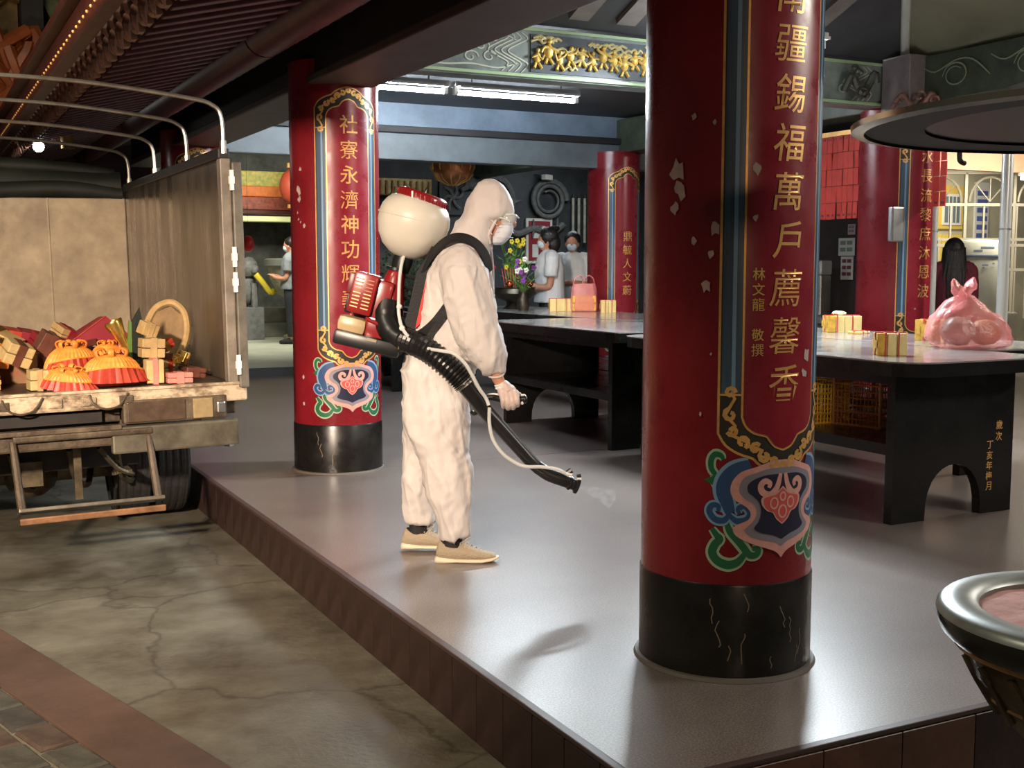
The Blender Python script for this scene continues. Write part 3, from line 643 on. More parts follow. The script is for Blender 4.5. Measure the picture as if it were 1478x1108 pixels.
tube(bm, [(XL, 1.05, .32), (XR-.2, 1.05, .32)], .07, 10); sph(bm, (.6, 1.05, .33), .17, 14)
for x in (.45, .75, 1.0): tube(bm, cr([(x, .3, .55), (x+.05, .5, .35), (x+.14, .7, .28), (x+.2, 1.0, .42)], 4), .02, 6)
for q in range(4): bx(bm, 1.02, 1.09, .35+.1*q, 1.75-.1*q, .38-.02*q, .396-.02*q)
bx(bm, .76, .80, .2, .24, .28, .62); bx(bm, .48, .62, .45, .8, .33, .47); tube(bm, cr([(.9, .25, .55), (1.0, .3, .42), (1.1, .4, .36), (1.05, .7, .34)], 4), .014, 6)
tp('axle_and_springs', bm, mat('greasy_metal', (.10, .078, .045), .5, .5, var=.6, vs=12))
def wheel(x0, x1, y):
    w = B(); r = .375; xm = (x0+x1)/2; hw = (x1-x0)/2
    prof = [(r*.55, -hw*.9), (r*.8, -hw), (r*.95, -hw*.93), (r, -hw*.75), (r, hw*.75), (r*.95, hw*.93), (r*.8, hw), (r*.55, hw*.9)]
    lathe(w, prof, 48, (xm, y, r), Matrix.Rotation(PI/2, 4, 'Y'))
    o = tp('tyre', w, M_tyre, None, True)
    g = B()
    for q in (-.5, -.17, .17, .5): lathe(g, [(r+.001, q*hw*1.3-.004), (r+.004, q*hw*1.3-.012), (r+.004, q*hw*1.3-.03), (r+.001, q*hw*1.3-.038)], 40, (xm, y, r), Matrix.Rotation(PI/2, 4, 'Y'))
    finish('tread_rib', g, M_tyre, o)
    g = B(); lathe(g, [(.001, -hw*.5), (r*.3, -hw*.5), (r*.5, -hw*.8), (r*.56, -hw*.85), (r*.56, hw*.85), (r*.4, hw*.6), (r*.2, hw*.75), (.001, hw*.75)], 32, (xm, y, r), Matrix.Rotation(PI/2, 4, 'Y'))
    finish('wheel_rim', g, M_rust, o, True)
wheel(1.30, 1.50, 1.05); wheel(1.08, 1.27, 1.05)
bm = B(); bx(bm, 1.06, 1.55, .60, .625, .50, .66); tube(bm, cr([(1.06, .60, .60), (1.3, .56, .63), (1.54, .60, .60)], 4), .02, 6); tp('mud_flap', bm, M_tyre)
bm = B(); sph(bm, (1.58, .05, .535), .022, 8, (1.3, .8, .4)); tp('marker_stud', bm, M_steel)

# ---------------------------------------------------------------- offerings heaped on the truck bed
TS = math.radians(-.9)
def onbed(x, y, z=0):  # point on the tilted bed
    p = Euler((0, TS, 0)).to_matrix() @ Vector((x, y-6.6, ZB+z)); return (p.x, p.y+6.6, p.z-.25)
M_or = mat('orange_paper', (.62, .13, .018), .5, var=.4, vs=14, col2=(.70, .30, .05)); M_or2 = mat('amber_paper', (.74, .36, .07), .45, var=.35, vs=14, col2=(.60, .15, .02))
M_rdp = mat('red_paper', (.48, .055, .022), .45, var=.5, vs=14, col2=(.26, .022, .015)); M_crim = mat('crimson_card', (.22, .012, .022), .5)
M_tan = mat('tan_joss_paper', (.42, .28, .12), .6, var=.3, vs=10); M_tan2 = mat('pale_joss_paper', (.52, .38, .17), .6, var=.3, vs=10)
M_foil = mat('gold_foil', (.75, .48, .12), .22, .9, var=.3, vs=12); M_brn = mat('brown_wrapper', (.12, .04, .025), .4, var=.4, vs=9); M_pnk = mat('pink_wrapper', (.62, .22, .18), .4, var=.2, vs=9)
M_olv = mat('olive_gold_card', (.24, .18, .06), .4, .3, var=.4, vs=9)
def crumple(bm, a, s=14, seed=0):
    for v in bm.verts: v.co += Vector(noise.noise_vector(v.co*s+Vector((seed, seed, 0))))*a
def joss(name, loc, rz, size, label, m=M_tan2, band=M_rdp, tilt=(0,0), n=4, group='offerings heaped on the truck', cat='offering'):
    t = empty(name, loc, 0, label, cat, group); t.rotation_euler = (tilt[0], tilt[1], rz)
    sx, sy, sz = size
    for i in range(n):
        bm = B(); box(bm, (0, 0, sz*(i+.5)/n), (sx*random.uniform(.95, 1), sy*random.uniform(.94, 1), sz/n*.94), (0, 0, random.uniform(-.03, .03)), min(.006, sz/n*.2)); finish('paper_sheaf', bm, m, t)
    bm = B(); w = sx*.14; bx(bm, -w, w, -sy/2-.003, sy/2+.003, -.001, sz+.003); finish('paper_band', bm, band, t)
    return t
def pleated(name, loc, rz, r, label, tilt=(0,0), m1=M_or2, m2=M_or, m3=M_rdp, s=(1,1,1)):
    t = empty(name, loc, 0, label, 'offering', 'offerings heaped on the truck'); t.rotation_euler = (tilt[0], tilt[1], rz); t.scale = s
    bm = B(); n = 72; rings = []
    for j in range(9):
        a = j/8*PI*.5
        ring = []
        for k in range(n):
            ph = 2*PI*k/n; rr = r*(math.cos(a)*.78+.22)*(1+.07*(k % 2)*(1-j/10)); ring.append(bm.verts.new((rr*math.cos(ph), rr*math.sin(ph), r*.95*math.sin(a)+.02)))
        rings.append(ring)
    for a_, b_ in zip(rings, rings[1:]):
        for k in range(n): bm.faces.new((a_[k], a_[(k+1)%n], b_[(k+1)%n], b_[k]))
    bm.faces.new(rings[-1]); finish('pleated_dome', bm, m1, t)
    for k in range(6):
        ph = k*PI/3+.3; bm = B(); c, s_ = math.cos(ph), math.sin(ph)
        P = cr([(r*.2*c, r*.2*s_, r*.9), (r*.5*c, r*.5*s_, r*1.0), (r*.58*c, r*.58*s_, r*1.2), (r*.38*c, r*.38*s_, r*1.28), (r*.26*c, r*.26*s_, r*1.14)], 4)
        tube(bm, P, r*.10, 8, flat=.45); finish('paper_curl', bm, m2, t, True)
    bm = B(); n = 40; A = []; Bv = []; Cv = []
    for k in range(n+1):
        ph = -PI*.95 + PI*.9*k/n; wv = 1+.06*math.sin(k*1.9)
        A.append(bm.verts.new((r*1.0*math.cos(ph)*1.05, r*.95*math.sin(ph), r*.42+r*.25*math.sin(-ph)))); Bv.append(bm.verts.new((r*1.28*wv*math.cos(ph), r*1.22*wv*math.sin(ph), r*.12))); Cv.append(bm.verts.new((r*.9*math.cos(ph), r*.85*math.sin(ph), 0)))
    for k in range(n): bm.faces.new((A[k], A[k+1], Bv[k+1], Bv[k])); bm.faces.new((Bv[k], Bv[k+1], Cv[k+1], Cv[k]))
    sk = finish('shell_skirt', bm, m3, t, True)
    bm = B(); tube(bm, [v for v in [(r*1.05*math.cos(-PI*.95+PI*.9*k/24), r*.95*math.sin(-PI*.95+PI*.9*k/24), r*.42+r*.25*math.sin(PI*.95-PI*.9*k/24)) for k in range(25)]], r*.035, 6); finish('skirt_edge', bm, m1, sk)
    return t
def sheaf_cone(name, loc, rz, h, r, label, m, tilt=(0,0)):
    t = empty(name, loc, 0, label, 'offering', 'offerings heaped on the truck'); t.rotation_euler = (tilt[0], tilt[1], rz)
    bm = B(); lathe(bm, [(.006, 0), (r*.35, h*.35), (r*.6, h*.7), (r*1.05, h*.97), (r*1.0, h), (r*.5, h*.66), (.003, .02)], 20); crumple(bm, .006, 20); finish('funnel', bm, m, t, True)
    bm = B(); lathe(bm, [(r*.40, h*.34), (r*.44, h*.36), (r*.44, h*.39), (r*.42, h*.41)], 20); finish('tie', bm, M_rdp, t)
    return t
bagb = []
def T_(f, x, y, z, *a, **k): return f(a[0], onbed(x, y, z), *a[1:], **k)
T_(pleated, .985, 6.80, .006, 'paper_lotus', .1, .155, 'large pleated orange paper lotus with red front, right one at the tail edge', s=(1.05, .8, 1))
T_(pleated, .80, 7.0, .06, 'paper_lotus', .5, .145, 'pleated orange paper lotus with curled crown, set back between its two neighbours', s=(1.05, .8, 1))
T_(pleated, .745, 6.76, .012, 'paper_lotus', -.4, .115, 'tipped orange paper lotus lying open, left one at the tail edge', tilt=(.25, .1), s=(1.15, .8, .8))
T_(pleated, 1.0, 7.06, .10, 'paper_lotus', .9, .105, 'smaller amber paper lotus on top behind the largest one', s=(1, .8, 1))
T_(joss, .60, 6.80, 0, 'joss_bundle', .1, (.10, .12, .11), 'two-layer pale joss paper block standing left of the tipped lotus', n=2, band=M_tan)
T_(joss, 1.205, 6.78, 0, 'joss_bundle', .05, (.10, .10, .14), 'upright tan joss block with a pink seal right of the large lotus', n=1, band=M_pnk)
T_(joss, 1.21, 6.86, .14, 'joss_bundle', .1, (.13, .10, .11), 'tapered olive block stacked on the upright tan block', n=2, m=M_tan, band=M_tan, tilt=(0, .05))
T_(joss, 1.20, 6.95, .26, 'joss_bundle', .4, (.10, .08, .08), 'small tan block topping the stack beside the funnel', n=1, m=M_tan, band=M_tan, tilt=(.2, .3))
T_(joss, 1.335, 6.74, 0, 'paper_box', .03, (.145, .09, .06), 'pink paper box lying alone near the bed corner', n=2, m=M_pnk, band=M_pnk)
T_(joss, 1.30, 6.98, .02, 'joss_bundle', .7, (.10, .09, .10), 'tan joss block behind the pink box', n=2, m=M_tan, band=M_rdp)
T_(joss, 1.34, 7.12, .16, 'joss_bundle', .5, (.12, .06, .05), 'red and gold wrapped roll leaning on the heap under the horseshoe shape', n=2, m=M_rdp, band=M_foil, tilt=(0, -.5))
T_(joss, 1.42, 7.10, .08, 'joss_bundle', .9, (.06, .06, .07), 'small gold foil block lying in the dark corner of the heap', n=1, m=M_foil, band=M_tan, tilt=(.3, .4))
T_(joss, 1.37, 6.96, .10, 'joss_bundle', .4, (.06, .05, .04), 'small bright foil ingot above the pink box', n=1, m=M_foil, band=M_foil, tilt=(.2, -.3))
T_(sheaf_cone, 1.18, 7.0, .02, 'foil_funnel', 0, .36, .05, 'bright gold foil funnel leaning left beside the dark card', M_foil, tilt=(0, -.45))
t = empty('folded_card', onbed(1.16, 6.98, .10), .2, 'dark olive folded card standing upright behind the foil funnel', 'offering', 'offerings heaped on the truck')
bm = B(); prism(bm, [(-.03, 0), (.03, 0), (.035, .20), (.015, .32), (-.035, .24)], .01); finish('card', bm, M_tarp, t)
bm = B(); prism(bm, [(-.065, .02), (-.035, 0), (-.035, .24), (-.05, .25)], .012); finish('green_edge', bm, mat('green_card', (.10, .17, .04), .5), t)
t = empty('paper_roll', onbed(1.09, 7.05, .12), 0, 'pink paper roll standing beside the dark olive card', 'offering', 'offerings heaped on the truck'); t.rotation_euler = (0, -.12, 0)
bm = B(); cyl(bm, (0,0,0), (0,0,.20), .018, 12); finish('roll', bm, M_pnk, t, True); bm = B(); cyl(bm, (0,0,.198), (0,0,.203), .010, 10); finish('roll_end', bm, M_white, t)
# horseshoe shaped paper hat rim
t = empty('paper_horseshoe', onbed(1.36, 7.35, .10), -.25, 'large tan horseshoe-shaped paper ornament leaning on the side panel', 'offering', 'offerings heaped on the truck'); t.rotation_euler = (-.35, .15, -.3)
bm = B(); tube(bm, cr([(-.10, 0, 0), (-.125, 0, .16), (-.09, 0, .30), (0, 0, .355), (.085, 0, .30), (.12, 0, .16), (.09, 0, .0)], 6), .022, 8); finish('rim', bm, M_tan, t, True)
bm = B(); prism(bm, [(-.09, 0), (-.11, .16), (-.08, .28), (0, .33), (.075, .28), (.105, .16), (.08, 0)], .02); finish('backing', bm, mat('brown_card', (.22, .13, .05), .6, var=.4, vs=9), t)
# left mass
T_(joss, .49, 6.98, .14, 'joss_bundle', .3, (.15, .12, .12), 'round-cornered tan joss bundle tipped on its side above the two-layer block', n=2, m=M_tan2, band=M_brn, tilt=(.3, .35))
T_(joss, .66, 7.12, .17, 'joss_bundle', .2, (.12, .12, .13), 'dark brown wrapped bundle between the tan bundle and the lotus', n=1, m=M_brn, band=M_brn, tilt=(.2, .5))
T_(joss, .34, 6.95, 0, 'joss_bundle', .05, (.16, .14, .09), 'orange and tan layered bundle left of the two-layer block', n=3, m=M_tan, band=M_or)
T_(joss, .165, 6.92, 0, 'joss_bundle', -.05, (.17, .16, .10), 'thick tan paper bundle at the far left of the tail edge', n=2, m=M_tan2, band=M_rdp)
T_(joss, .25, 7.02, .10, 'joss_bundle', .1, (.30, .14, .075), 'red packet with gold dashes lying over the left bundles', n=2, m=M_rdp, band=M_foil)
for i, (x, y, z, rz, sx, sy, sz, m, b, tl, lb) in enumerate([
 (.20, 7.30, .17, .3, .26, .2, .10, M_rdp, M_foil, (.3, .2), 'red wrapped paper bundle sloping at the left of the heap'),
 (.48, 7.38, .17, -.5, .34, .16, .07, M_olv, M_foil, (.1, .45), 'long olive gold card box sliding down the left slope of the heap'),
 (.42, 7.50, .27, -.5, .36, .12, .05, M_tan, M_foil, (.1, .48), 'long tan card strip on top of the olive gold box'),
 (.15, 7.60, .27, 0, .34, .22, .10, M_crim, M_rdp, (.2, .05), 'flat crimson box at the back left of the heap'),
 (.22, 7.75, .40, 0, .24, .2, .05, M_tan2, M_or, (.1, .0), 'pale bundle highest on the left of the heap'),
 (.72, 7.45, .15, .2, .22, .2, .10, M_crim, M_rdp, (.2, .3), 'crimson parcel in the middle of the heap behind the brown bundle'),
 (.82, 7.62, .22, .6, .14, .12, .08, M_tan, M_crim, (.4, .3), 'small tan parcel with a crimson wrap in the middle of the heap'),
 (.88, 7.32, .12, -.2, .24, .18, .08, M_brn, M_crim, (.2, -.2), 'brown parcel under the crimson folded sheet'),
 (.35, 7.22, .12, .4, .22, .2, .10, M_or, M_rdp, (.2, .1), 'orange red crumpled parcel at the left of the heap'),
 (.60, 7.66, .16, .1, .3, .2, .12, M_rdp, M_crim, (.1, .2), 'dull red parcel at the back middle of the heap'),
 (1.0, 7.50, .08, .1, .3, .25, .12, M_brn, M_crim, (.1, 0), 'dark brown carton under the crimson folded sheet'),
 (1.28, 7.36, .0, .3, .24, .2, .13, M_brn, M_tan, (0, 0), 'dark carton under the horseshoe ornament'),
 (1.10, 7.25, .0, .3, .22, .2, .13, M_tan, M_tan, (0, 0), 'plain tan carton behind the lotus ornaments'),
 (1.47, 7.05, .0, .1, .12, .18, .06, M_brn, M_brn, (0, .1), 'flat brown packet against the side panel')]):
    o = T_(joss, x, y, z, 'paper_parcel', rz, (sx, sy, sz), lb, n=2, m=m, band=b, tilt=tl)
bm = B() # heap base filling under the parcels
for x, y, s in ((.2, 7.4, .24), (.5, 7.4, .22), (.75, 7.5, .2), (.35, 7.75, .3), (.65, 7.85, .26), (.95, 7.7, .2), (-.1, 7.4, .3), (-.05, 7.0, .2)):
    box(bm, onbed(x, y, s/2-.04), (.3, .3, s), (random.uniform(-.1,.1), random.uniform(-.1,.1), random.uniform(-.5,.5)), .01)
o = finish('spent_paper', bm, mat('mixed_red_paper', (.30, .06, .03), .6, var=.6, vs=9, col2=(.20, .13, .05))); tag(o, 'tangle of red and tan spent paper under the parcels on the truck', 'offerings', None, 'stuff')
t = empty('folded_sheet', onbed(1.0, 7.5, .19), .1, 'crimson folded sheet peaked like a roof behind the lotus ornaments', 'offering', 'offerings heaped on the truck')
bm = B(); V = [bm.verts.new(p) for p in [(-.20, -.1, .0), (.04, -.08, .17), (.20, -.1, .03), (-.18, .12, .02), (.05, .12, .16), (.2, .12, .02)]]
bm.faces.new((V[0], V[1], V[4], V[3])); bm.faces.new((V[1], V[2], V[5], V[4])); bm.faces.new((V[0], V[2], V[1])); bm.faces.new((V[3], V[4], V[5])); bm.faces.new((V[0], V[3], V[5], V[2])); finish('sheet', bm, M_crim, t)
bm = B(); tube(bm, [(-.2, -.102, .0), (.04, -.082, .17), (.2, -.102, .03)], .004, 5); finish('sheet_edge', bm, M_rdp, t)
# ---------------------------------------------------------------- black altar tables
def table(x0, x1, y0, y1, legs, label, px0, px1, ztop=.85, writing=False, shelf=True, rnd_corner=0):
    t = empty('altar_table', ((x0+x1)/2, (y0+y1)/2, 0), 0, label, 'table', 'black altar tables in two rows'); cx, cy = (x0+x1)/2, (y0+y1)/2
    def P(x, y): return (x-cx, y-cy)
    def rr(x0, x1, y0, y1, r):
        out = []
        for (qx, qy, a0) in ((x1-r, y1-r, 0), (x0+r, y1-r, PI/2), (x0+r, y0+r, PI), (x1-r, y0+r, 1.5*PI)):
            for k in range(6): out.append((qx+r*math.cos(a0+k*PI/10)-cx, qy+r*math.sin(a0+k*PI/10)-cy))
        return out
    def slab(nm, o_, z0, z1, m):
        bm = B(); a = [bm.verts.new((p[0], p[1], z0)) for p in o_]; b = [bm.verts.new((p[0], p[1], z1)) for p in o_]
        bm.faces.new(a[::-1]); bm.faces.new(b)
        for i in range(len(o_)): bm.faces.new((a[i], a[(i+1)%len(o_)], b[(i+1)%len(o_)], b[i]))
        return finish(nm, bm, m, t)
    r = rnd_corner or .03
    slab('tabletop', rr(x0, x1, y0, y1, r), ztop-.075, ztop-.006, M_tabblk); slab('sheen_layer', rr(x0-.004, x1+.004, y0-.004, y1+.004, r), ztop-.008, ztop, M_tabtop)
    for yl in legs:
        w = px1-px0; bm = B()
        o_ = [(px0, 0), (px0, ztop-.075), (px1, ztop-.075), (px1, 0), (px0+w*.76, 0)]
        c = (px0+px1)/2
        for k in range(15):
            a = k*PI/14; o_.append((c+w*.265*math.cos(a)*(1 if k else 1), .20*math.sin(a)**.75 if 0 < k < 14 else 0))
        o_.append((px0+w*.24, 0))
        # the arch runs from right to left
        o_ = o_[:4] + [(c+w*.235*math.cos(k*PI/14), .285*math.sin(k*PI/14)**.75 if 0 < k < 14 else 0) for k in range(15)]
        prism(bm, o_, .055); bmesh.ops.translate(bm, vec=(-cx, yl-cy, 0), verts=bm.verts); lg = finish('leg_panel', bm, M_tabblk, t)
    if shelf:
        bm = B(); bx(bm, px0+.0-cx, px1-cx, min(legs)+.055-cy, max(legs)-cy, .355, .415, .004); finish('shelf', bm, M_tabblk, t)
        for xa in (px0, px1-.03): bm = B(); bx(bm, xa-cx, xa+.03-cx, min(legs)+.055-cy, max(legs)-cy, ztop-.13, ztop-.075); finish('apron', bm, M_tabblk, t)
    if writing:
        bm = B()
        for i, ch in enumerate('歲次'): write(bm, ch, .050, 5.19-cx, .475-i*.062, .012)
        for i, ch in enumerate('丁亥年梅月'): write(bm, ch, .048, 5.125-cx, .37-i*.056, .014)
        bmesh.ops.translate(bm, vec=(0, min(legs)-cy-.0015, 0), verts=bm.verts); finish('inscription', bm, M_gold, t)
    return t
table(4.33, 5.36, 4.22, 6.93, (4.42, 6.70), 'black altar table nearest the right edge with arched end panel and small gold inscription', 4.43, 5.30, writing=True, rnd_corner=.20)
table(4.36, 5.36, 6.98, 9.15, (7.17, 8.86), 'black altar table beyond the sprayed floor, its arched end seen behind the lance', 4.45, 5.36, .865)
table(5.385, 6.28, 4.7, 7.9, (5.3, 7.2), 'back-row black altar table under the large pink bag', 5.88, 6.22)
table(5.385, 6.40, 7.95, 12.4, (8.5, 12.0), 'back-row black altar table holding the flower pots and lunch bag', 5.43, 6.2, .865)
table(4.36, 5.30, 11.6, 13.6, (11.64, 13.4), 'farthest black altar table, one leg seen behind the worker', 4.50, 5.28)

# ---------------------------------------------------------------- offerings on the tables
M_jy = mat('joss_yellow', (.76, .60, .25), .6, var=.12, vs=20); M_jg = mat('joss_gold_print', (.66, .38, .06), .4, .2, var=.35, vs=30); M_strap = mat('thin_red_strap', (.50, .06, .05), .5)
def stack(loc, rz, size, n, label, gold_left=True, paper=False, group='joss paper bundles on the altar tables'):
    t = empty('joss_paper_bundle', loc, rz, label, 'paper bundle', group); sx, sy, sz = size
    for i in range(n):
        w = sx/n; bm = B(); bx(bm, -sx/2+i*w+.001, -sx/2+(i+1)*w-.001, -sy/2, sy/2, 0, sz*random.uniform(.97, 1), .004)
        for v in bm.verts: v.co.y += random.uniform(-.002, .002)
        finish('sheaf', bm, M_jg if (gold_left and i == 0) else M_jy, t)
    for u in (.28, .72):
        bm = B(); x = -sx/2+sx*u; bx(bm, x-.0035, x+.0035, -sy/2-.003, sy/2+.003, -.0, sz+.003); finish('strap', bm, M_strap, t)
    bm = B(); bx(bm, -sx/2-.003, sx/2+.003, -.006, .006, 0.0, sz+.004); finish('strap', bm, M_strap, t)
    for k in range(3):
        bm = B(); box(bm, (-sx/2-.0035, -sy/2+sy*(k+.5)/3, sz*.5), (.002, sy*.28, sz*(.35 if k != 1 else .6)), None); finish('seal_print', bm, M_jg, t)
    if paper:
        bm = B(); sph(bm, (-.02, 0, sz+.018), .04, 10, (1.3, .8, .4)); crumple(bm, .012, 30); finish('crumpled_tissue', bm, M_white, t, True)
    return t
stack((4.66, 4.70, .85), -.55, (.155, .11, .12), 3, 'gold-faced joss paper bundle nearest the front edge of the near table')
stack((6.02, 6.55, .85), -.45, (.25, .14, .12), 4, 'long joss paper bundle with a crumpled white tissue on top', paper=True)
stack((5.85, 5.52, .85), .1, (.20, .14, .135), 3, 'joss paper bundle with gold printed side standing just left of the large pink bag', gold_left=True)
stack((5.72, 5.25, .85), -.3, (.10, .10, .12), 2, 'small joss paper bundle tucked against the large pink bag', gold_left=False)
stack((5.95, 6.3, .85), .3, (.14, .10, .02), 2, 'thin flat joss sheaf lying on the near table between two bundles', gold_left=False)
stack((5.95, 10.60, .865), -.4, (.24, .15, .13), 3, 'joss paper bundle on the far table beside the flower vase', gold_left=False)
stack((6.18, 10.05, .865), -.45, (.15, .13, .125), 2, 'squat joss paper bundle between the pink lunch bag and the column', gold_left=False)
M_bag = mat('pink_plastic_film', (.86, .30, .29), .25, alpha=.50, sss=0, bump=.8, bs=25, var=.1, vs=8)
def bag(loc, rz, w, d, hgt, label, tied=False):
    t = empty('plastic_bag', loc, rz, label, 'bag')
    bm = B(); n = 28; rings = []; H = [0, .04, .15, .3, .5, .68, .82, .95] if not tied else [0, .03, .12, .25, .38, .5, .62, .72, .80, .86]
    for j, q in enumerate(H):
        f = (.93, .99, 1.02, 1, .97, .96, .92, .80)[j] if not tied else (.80, .98, 1.06, 1.04, .97, .86, .68, .46, .26, .15)[j]
        ring = []
        for k in range(n):
            a = 2*PI*k/n; c, s = math.cos(a), math.sin(a); e = .55 if not tied else .85
            x = w/2*f*(abs(c)**e)*(1 if c > 0 else -1); y = d/2*f*(abs(s)**e)*(1 if s > 0 else -1)
            fold = 1+(.05*math.sin(a*9+q*5)*(.3+q))+(.10*q*math.sin(a*13+1) if tied else 0)
            ring.append(bm.verts.new((x*fold+(-.12*w*q if tied else 0), y*fold, q*hgt)))
        rings.append(ring)
    for a_, b_ in zip(rings, rings[1:]):
        for k in range(n): bm.faces.new((a_[k], a_[(k+1)%n], b_[(k+1)%n], b_[k]))
    bm.faces.new(rings[0][::-1])
    if tied: bm.faces.new(rings[-1])
    crumple(bm, .030 if tied else .008, 11); crumple(bm, .012 if tied else .004, 28)
    finish('bag_body', bm, M_bag, t, 'all')
    if not tied:
        for s in (-1, 1):
            bm = B(); tube(bm, cr([(s*w*.40, 0, hgt*.90), (s*w*.34, -.01, hgt*1.12), (s*w*.16, -.01, hgt*1.22), (s*w*.05, 0, hgt*1.08), (s*w*.04, 0, hgt*.9)], 5), .020, 8, flat=.35); finish('handle', bm, M_bag, t, True)
        for k in range(2):
            bm = B(); bx(bm, -w*.44, w*.44, -d*.46, d*.42, .008+k*.08, .084+k*.08, .012); finish('food_box', bm, mat('orange_food_box', (.90, .45, .05), .5), t)
    else:
        for s, hh in ((-1.3, .10), (1.0, .13)):
            bm = B(); tube(bm, cr([(-.1*w, 0, hgt*.82), (-.1*w+s*.035, 0, hgt*.86+hh*.3), (-.1*w+s*.05+.02, .01, hgt*.82+hh*.9), (-.1*w+s*.03+.03, .01, hgt*.82+hh), (-.1*w+s*.01, 0, hgt*.9)], 4), [.03]*5+[.035]*6+[.025]*6, 8, flat=.4) if False else tube(bm, cr([(-.1*w, 0, hgt*.80), (-.1*w+s*.035, 0, hgt*.80+hh*.5), (-.1*w+s*.05, 0, hgt*.8+hh)], 4), [.045, .05, .055, .058, .058, .052, .045, .034, .015], 8, flat=.5); crumple(bm, .03, 16); finish('knotted_ear', bm, M_bag, t, True)
        bm = B(); sph(bm, (-.08, -.03, .10), .095, 12, (1.1, 1, .9)); crumple(bm, .01, 20); finish('wrapped_food', bm, mat('grey_packet', (.34, .25, .20), .35, var=.5, vs=18), t, True)
        bm = B(); sph(bm, (.09, .0, .09), .085, 12, (1.2, 1, .9)); finish('wrapped_food', bm, mat('peach_packet', (.62, .28, .14), .5, var=.3, vs=9), t, True)
    return t
bag((6.12, 10.42, .865), -.45, .27, .16, .30, 'upright pink carrier bag with two handles holding orange food boxes on the far table')
bag((5.50, 4.92, .85), -.45, .46, .34, .36, 'large knotted translucent pink bag of wrapped food at the right edge of the tables', tied=True)

# crates on the shelf below the near table
def crate(loc, rz, w, d, hgt, label, m, group='plastic crates on the table shelf'):
    t = empty('plastic_crate', loc, rz, label, 'crate', group)
    bm = B(); bx(bm, -w/2, w/2, -d/2, d/2, 0, .012); finish('crate_floor', bm, m, t)
    for nm, L, fn in (('front_lattice', w, lambda u, z: (u, -d/2, z)), ('back_lattice', w, lambda u, z: (u, d/2, z)), ('left_lattice', d, lambda u, z: (-w/2, u, z)), ('right_lattice', d, lambda u, z: (w/2, u, z))):
        bm = B(); nv = int(L/.024)
        for i in range(nv+1):
            u = -L/2 + L*i/nv; tube(bm, [fn(u, 0), fn(u, hgt)], .0035, 4)
        for j in range(9):
            z = hgt*j/8; tube(bm, [fn(-L/2, z), fn(L/2, z)], .0035 if j not in (0, 8, 6, 2) else .007, 4)
        finish(nm, bm, m, t)
    bm = B(); 
    for sx in (-1, 1):
        for sy in (-1, 1): cyl(bm, (sx*w/2, sy*d/2, 0), (sx*w/2, sy*d/2, hgt), .009, 8)
    finish('corner_posts', bm, m, t)
    return t
M_yc = mat('yellow_crate_plastic', (.90, .55, .04), .4); M_oc = mat('brown_orange_crate_plastic', (.50, .21, .06), .4)
crate((4.68, 5.42, .415), -.05, .36, .40, .235, 'bright yellow plastic crate in front on the shelf under the near table', M_yc)
crate((4.97, 5.10, .415), .25, .42, .30, .32, 'brown plastic crate on the shelf right of the yellow crate', M_oc)
crate((4.95, 5.78, .415), .0, .5, .40, .33, 'brown plastic crate behind the yellow crate under the near table', M_oc)

# ---------------------------------------------------------------- altar goods on the far table
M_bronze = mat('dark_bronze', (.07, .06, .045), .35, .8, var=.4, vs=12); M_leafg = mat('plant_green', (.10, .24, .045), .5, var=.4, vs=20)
t = empty('incense_bowl', (5.85, 11.45, .865), 0, 'dark bronze incense bowl on a foot with glowing red ball ornaments', 'incense burner')
bm = B(); lathe(bm, [(.001, 0), (.13, 0), (.10, .03), (.07, .06), (.09, .08), (.20, .12), (.24, .17), (.22, .22), (.235, .235), (.20, .24), (.17, .2), (.001, .19)], 32); finish('bowl', bm, M_bronze, t, True)
for i, (x, y, r) in enumerate([(-.12, -.12, .04), (.02, -.16, .06), (.14, -.10, .035)]):
    bm = B(); sph(bm, (x, y, .27), r, 14); finish('shiny_ball', bm, mat('copper_red_foil', (.70, .16, .06), .15, .9), t, True)
bm = B()
for k in range(9): tube(bm, [(-.10+.025*k, .02, .2), (-.14+.034*k, .03, .44)], .003, 4)
finish('incense_sticks', bm, M_pinkd, t)
def plant(loc, label, hgt, cols, n=60, seed=1, cat='flowers', rad=.14, potm=None):
    t = empty('flower_vase', loc, 0, label, cat); rn = random.Random(seed)
    bm = B(); lathe(bm, [(.001, 0), (.05, 0), (.07, .05), (.06, .12), (.04, .16), (.05, .2), (.001, .19)], 20); finish('vase', bm, potm or M_bronze, t, True)
    bm = B()
    for i in range(n):
        a = rn.uniform(0, 2*PI); r = rad*rn.uniform(.2, 1); z = .2+rn.uniform(.1, 1)*hgt; p = Vector((r*math.cos(a), r*math.sin(a), z))
        tube(bm, [(0, 0, .17), (p.x*.4, p.y*.4, .17+(z-.17)*.6), p], .003, 4)
        q = Vector((rn.uniform(-1, 1), rn.uniform(-1, 1), rn.uniform(.1, 1))).normalized()*.09; w = q.cross(Vector((0, 0, 1))).normalized()*.018
        v = [bm.verts.new(x) for x in (p-q*.3, p+q*.3+w, p+q, p+q*.3-w)]; bm.faces.new(v)
    finish('stems_and_leaves', bm, M_leafg, t)['kind'] = 'stuff'
    for ci, (m, k) in enumerate(cols):
        for j in range(k):
            a = rn.uniform(PI, 2*PI); r = rad*rn.uniform(.5, 1.1); z = .22+rn.uniform(.3, 1.05)*hgt
            bm = B()
            for s in range(5): sph(bm, (r*math.cos(a)+.018*math.cos(s*1.257), r*math.sin(a), z+.018*math.sin(s*1.257)), .014, 6, (1, .5, 1))
            finish('blossom', bm, m, t, True)
    return t
plant((6.10, 12.0, .865), 'tall vase of green stems with yellow blossoms right of the worker\'s chest', .52, [(mat('yellow_petals', (.75, .62, .05), .5), 9)], 70, 2)
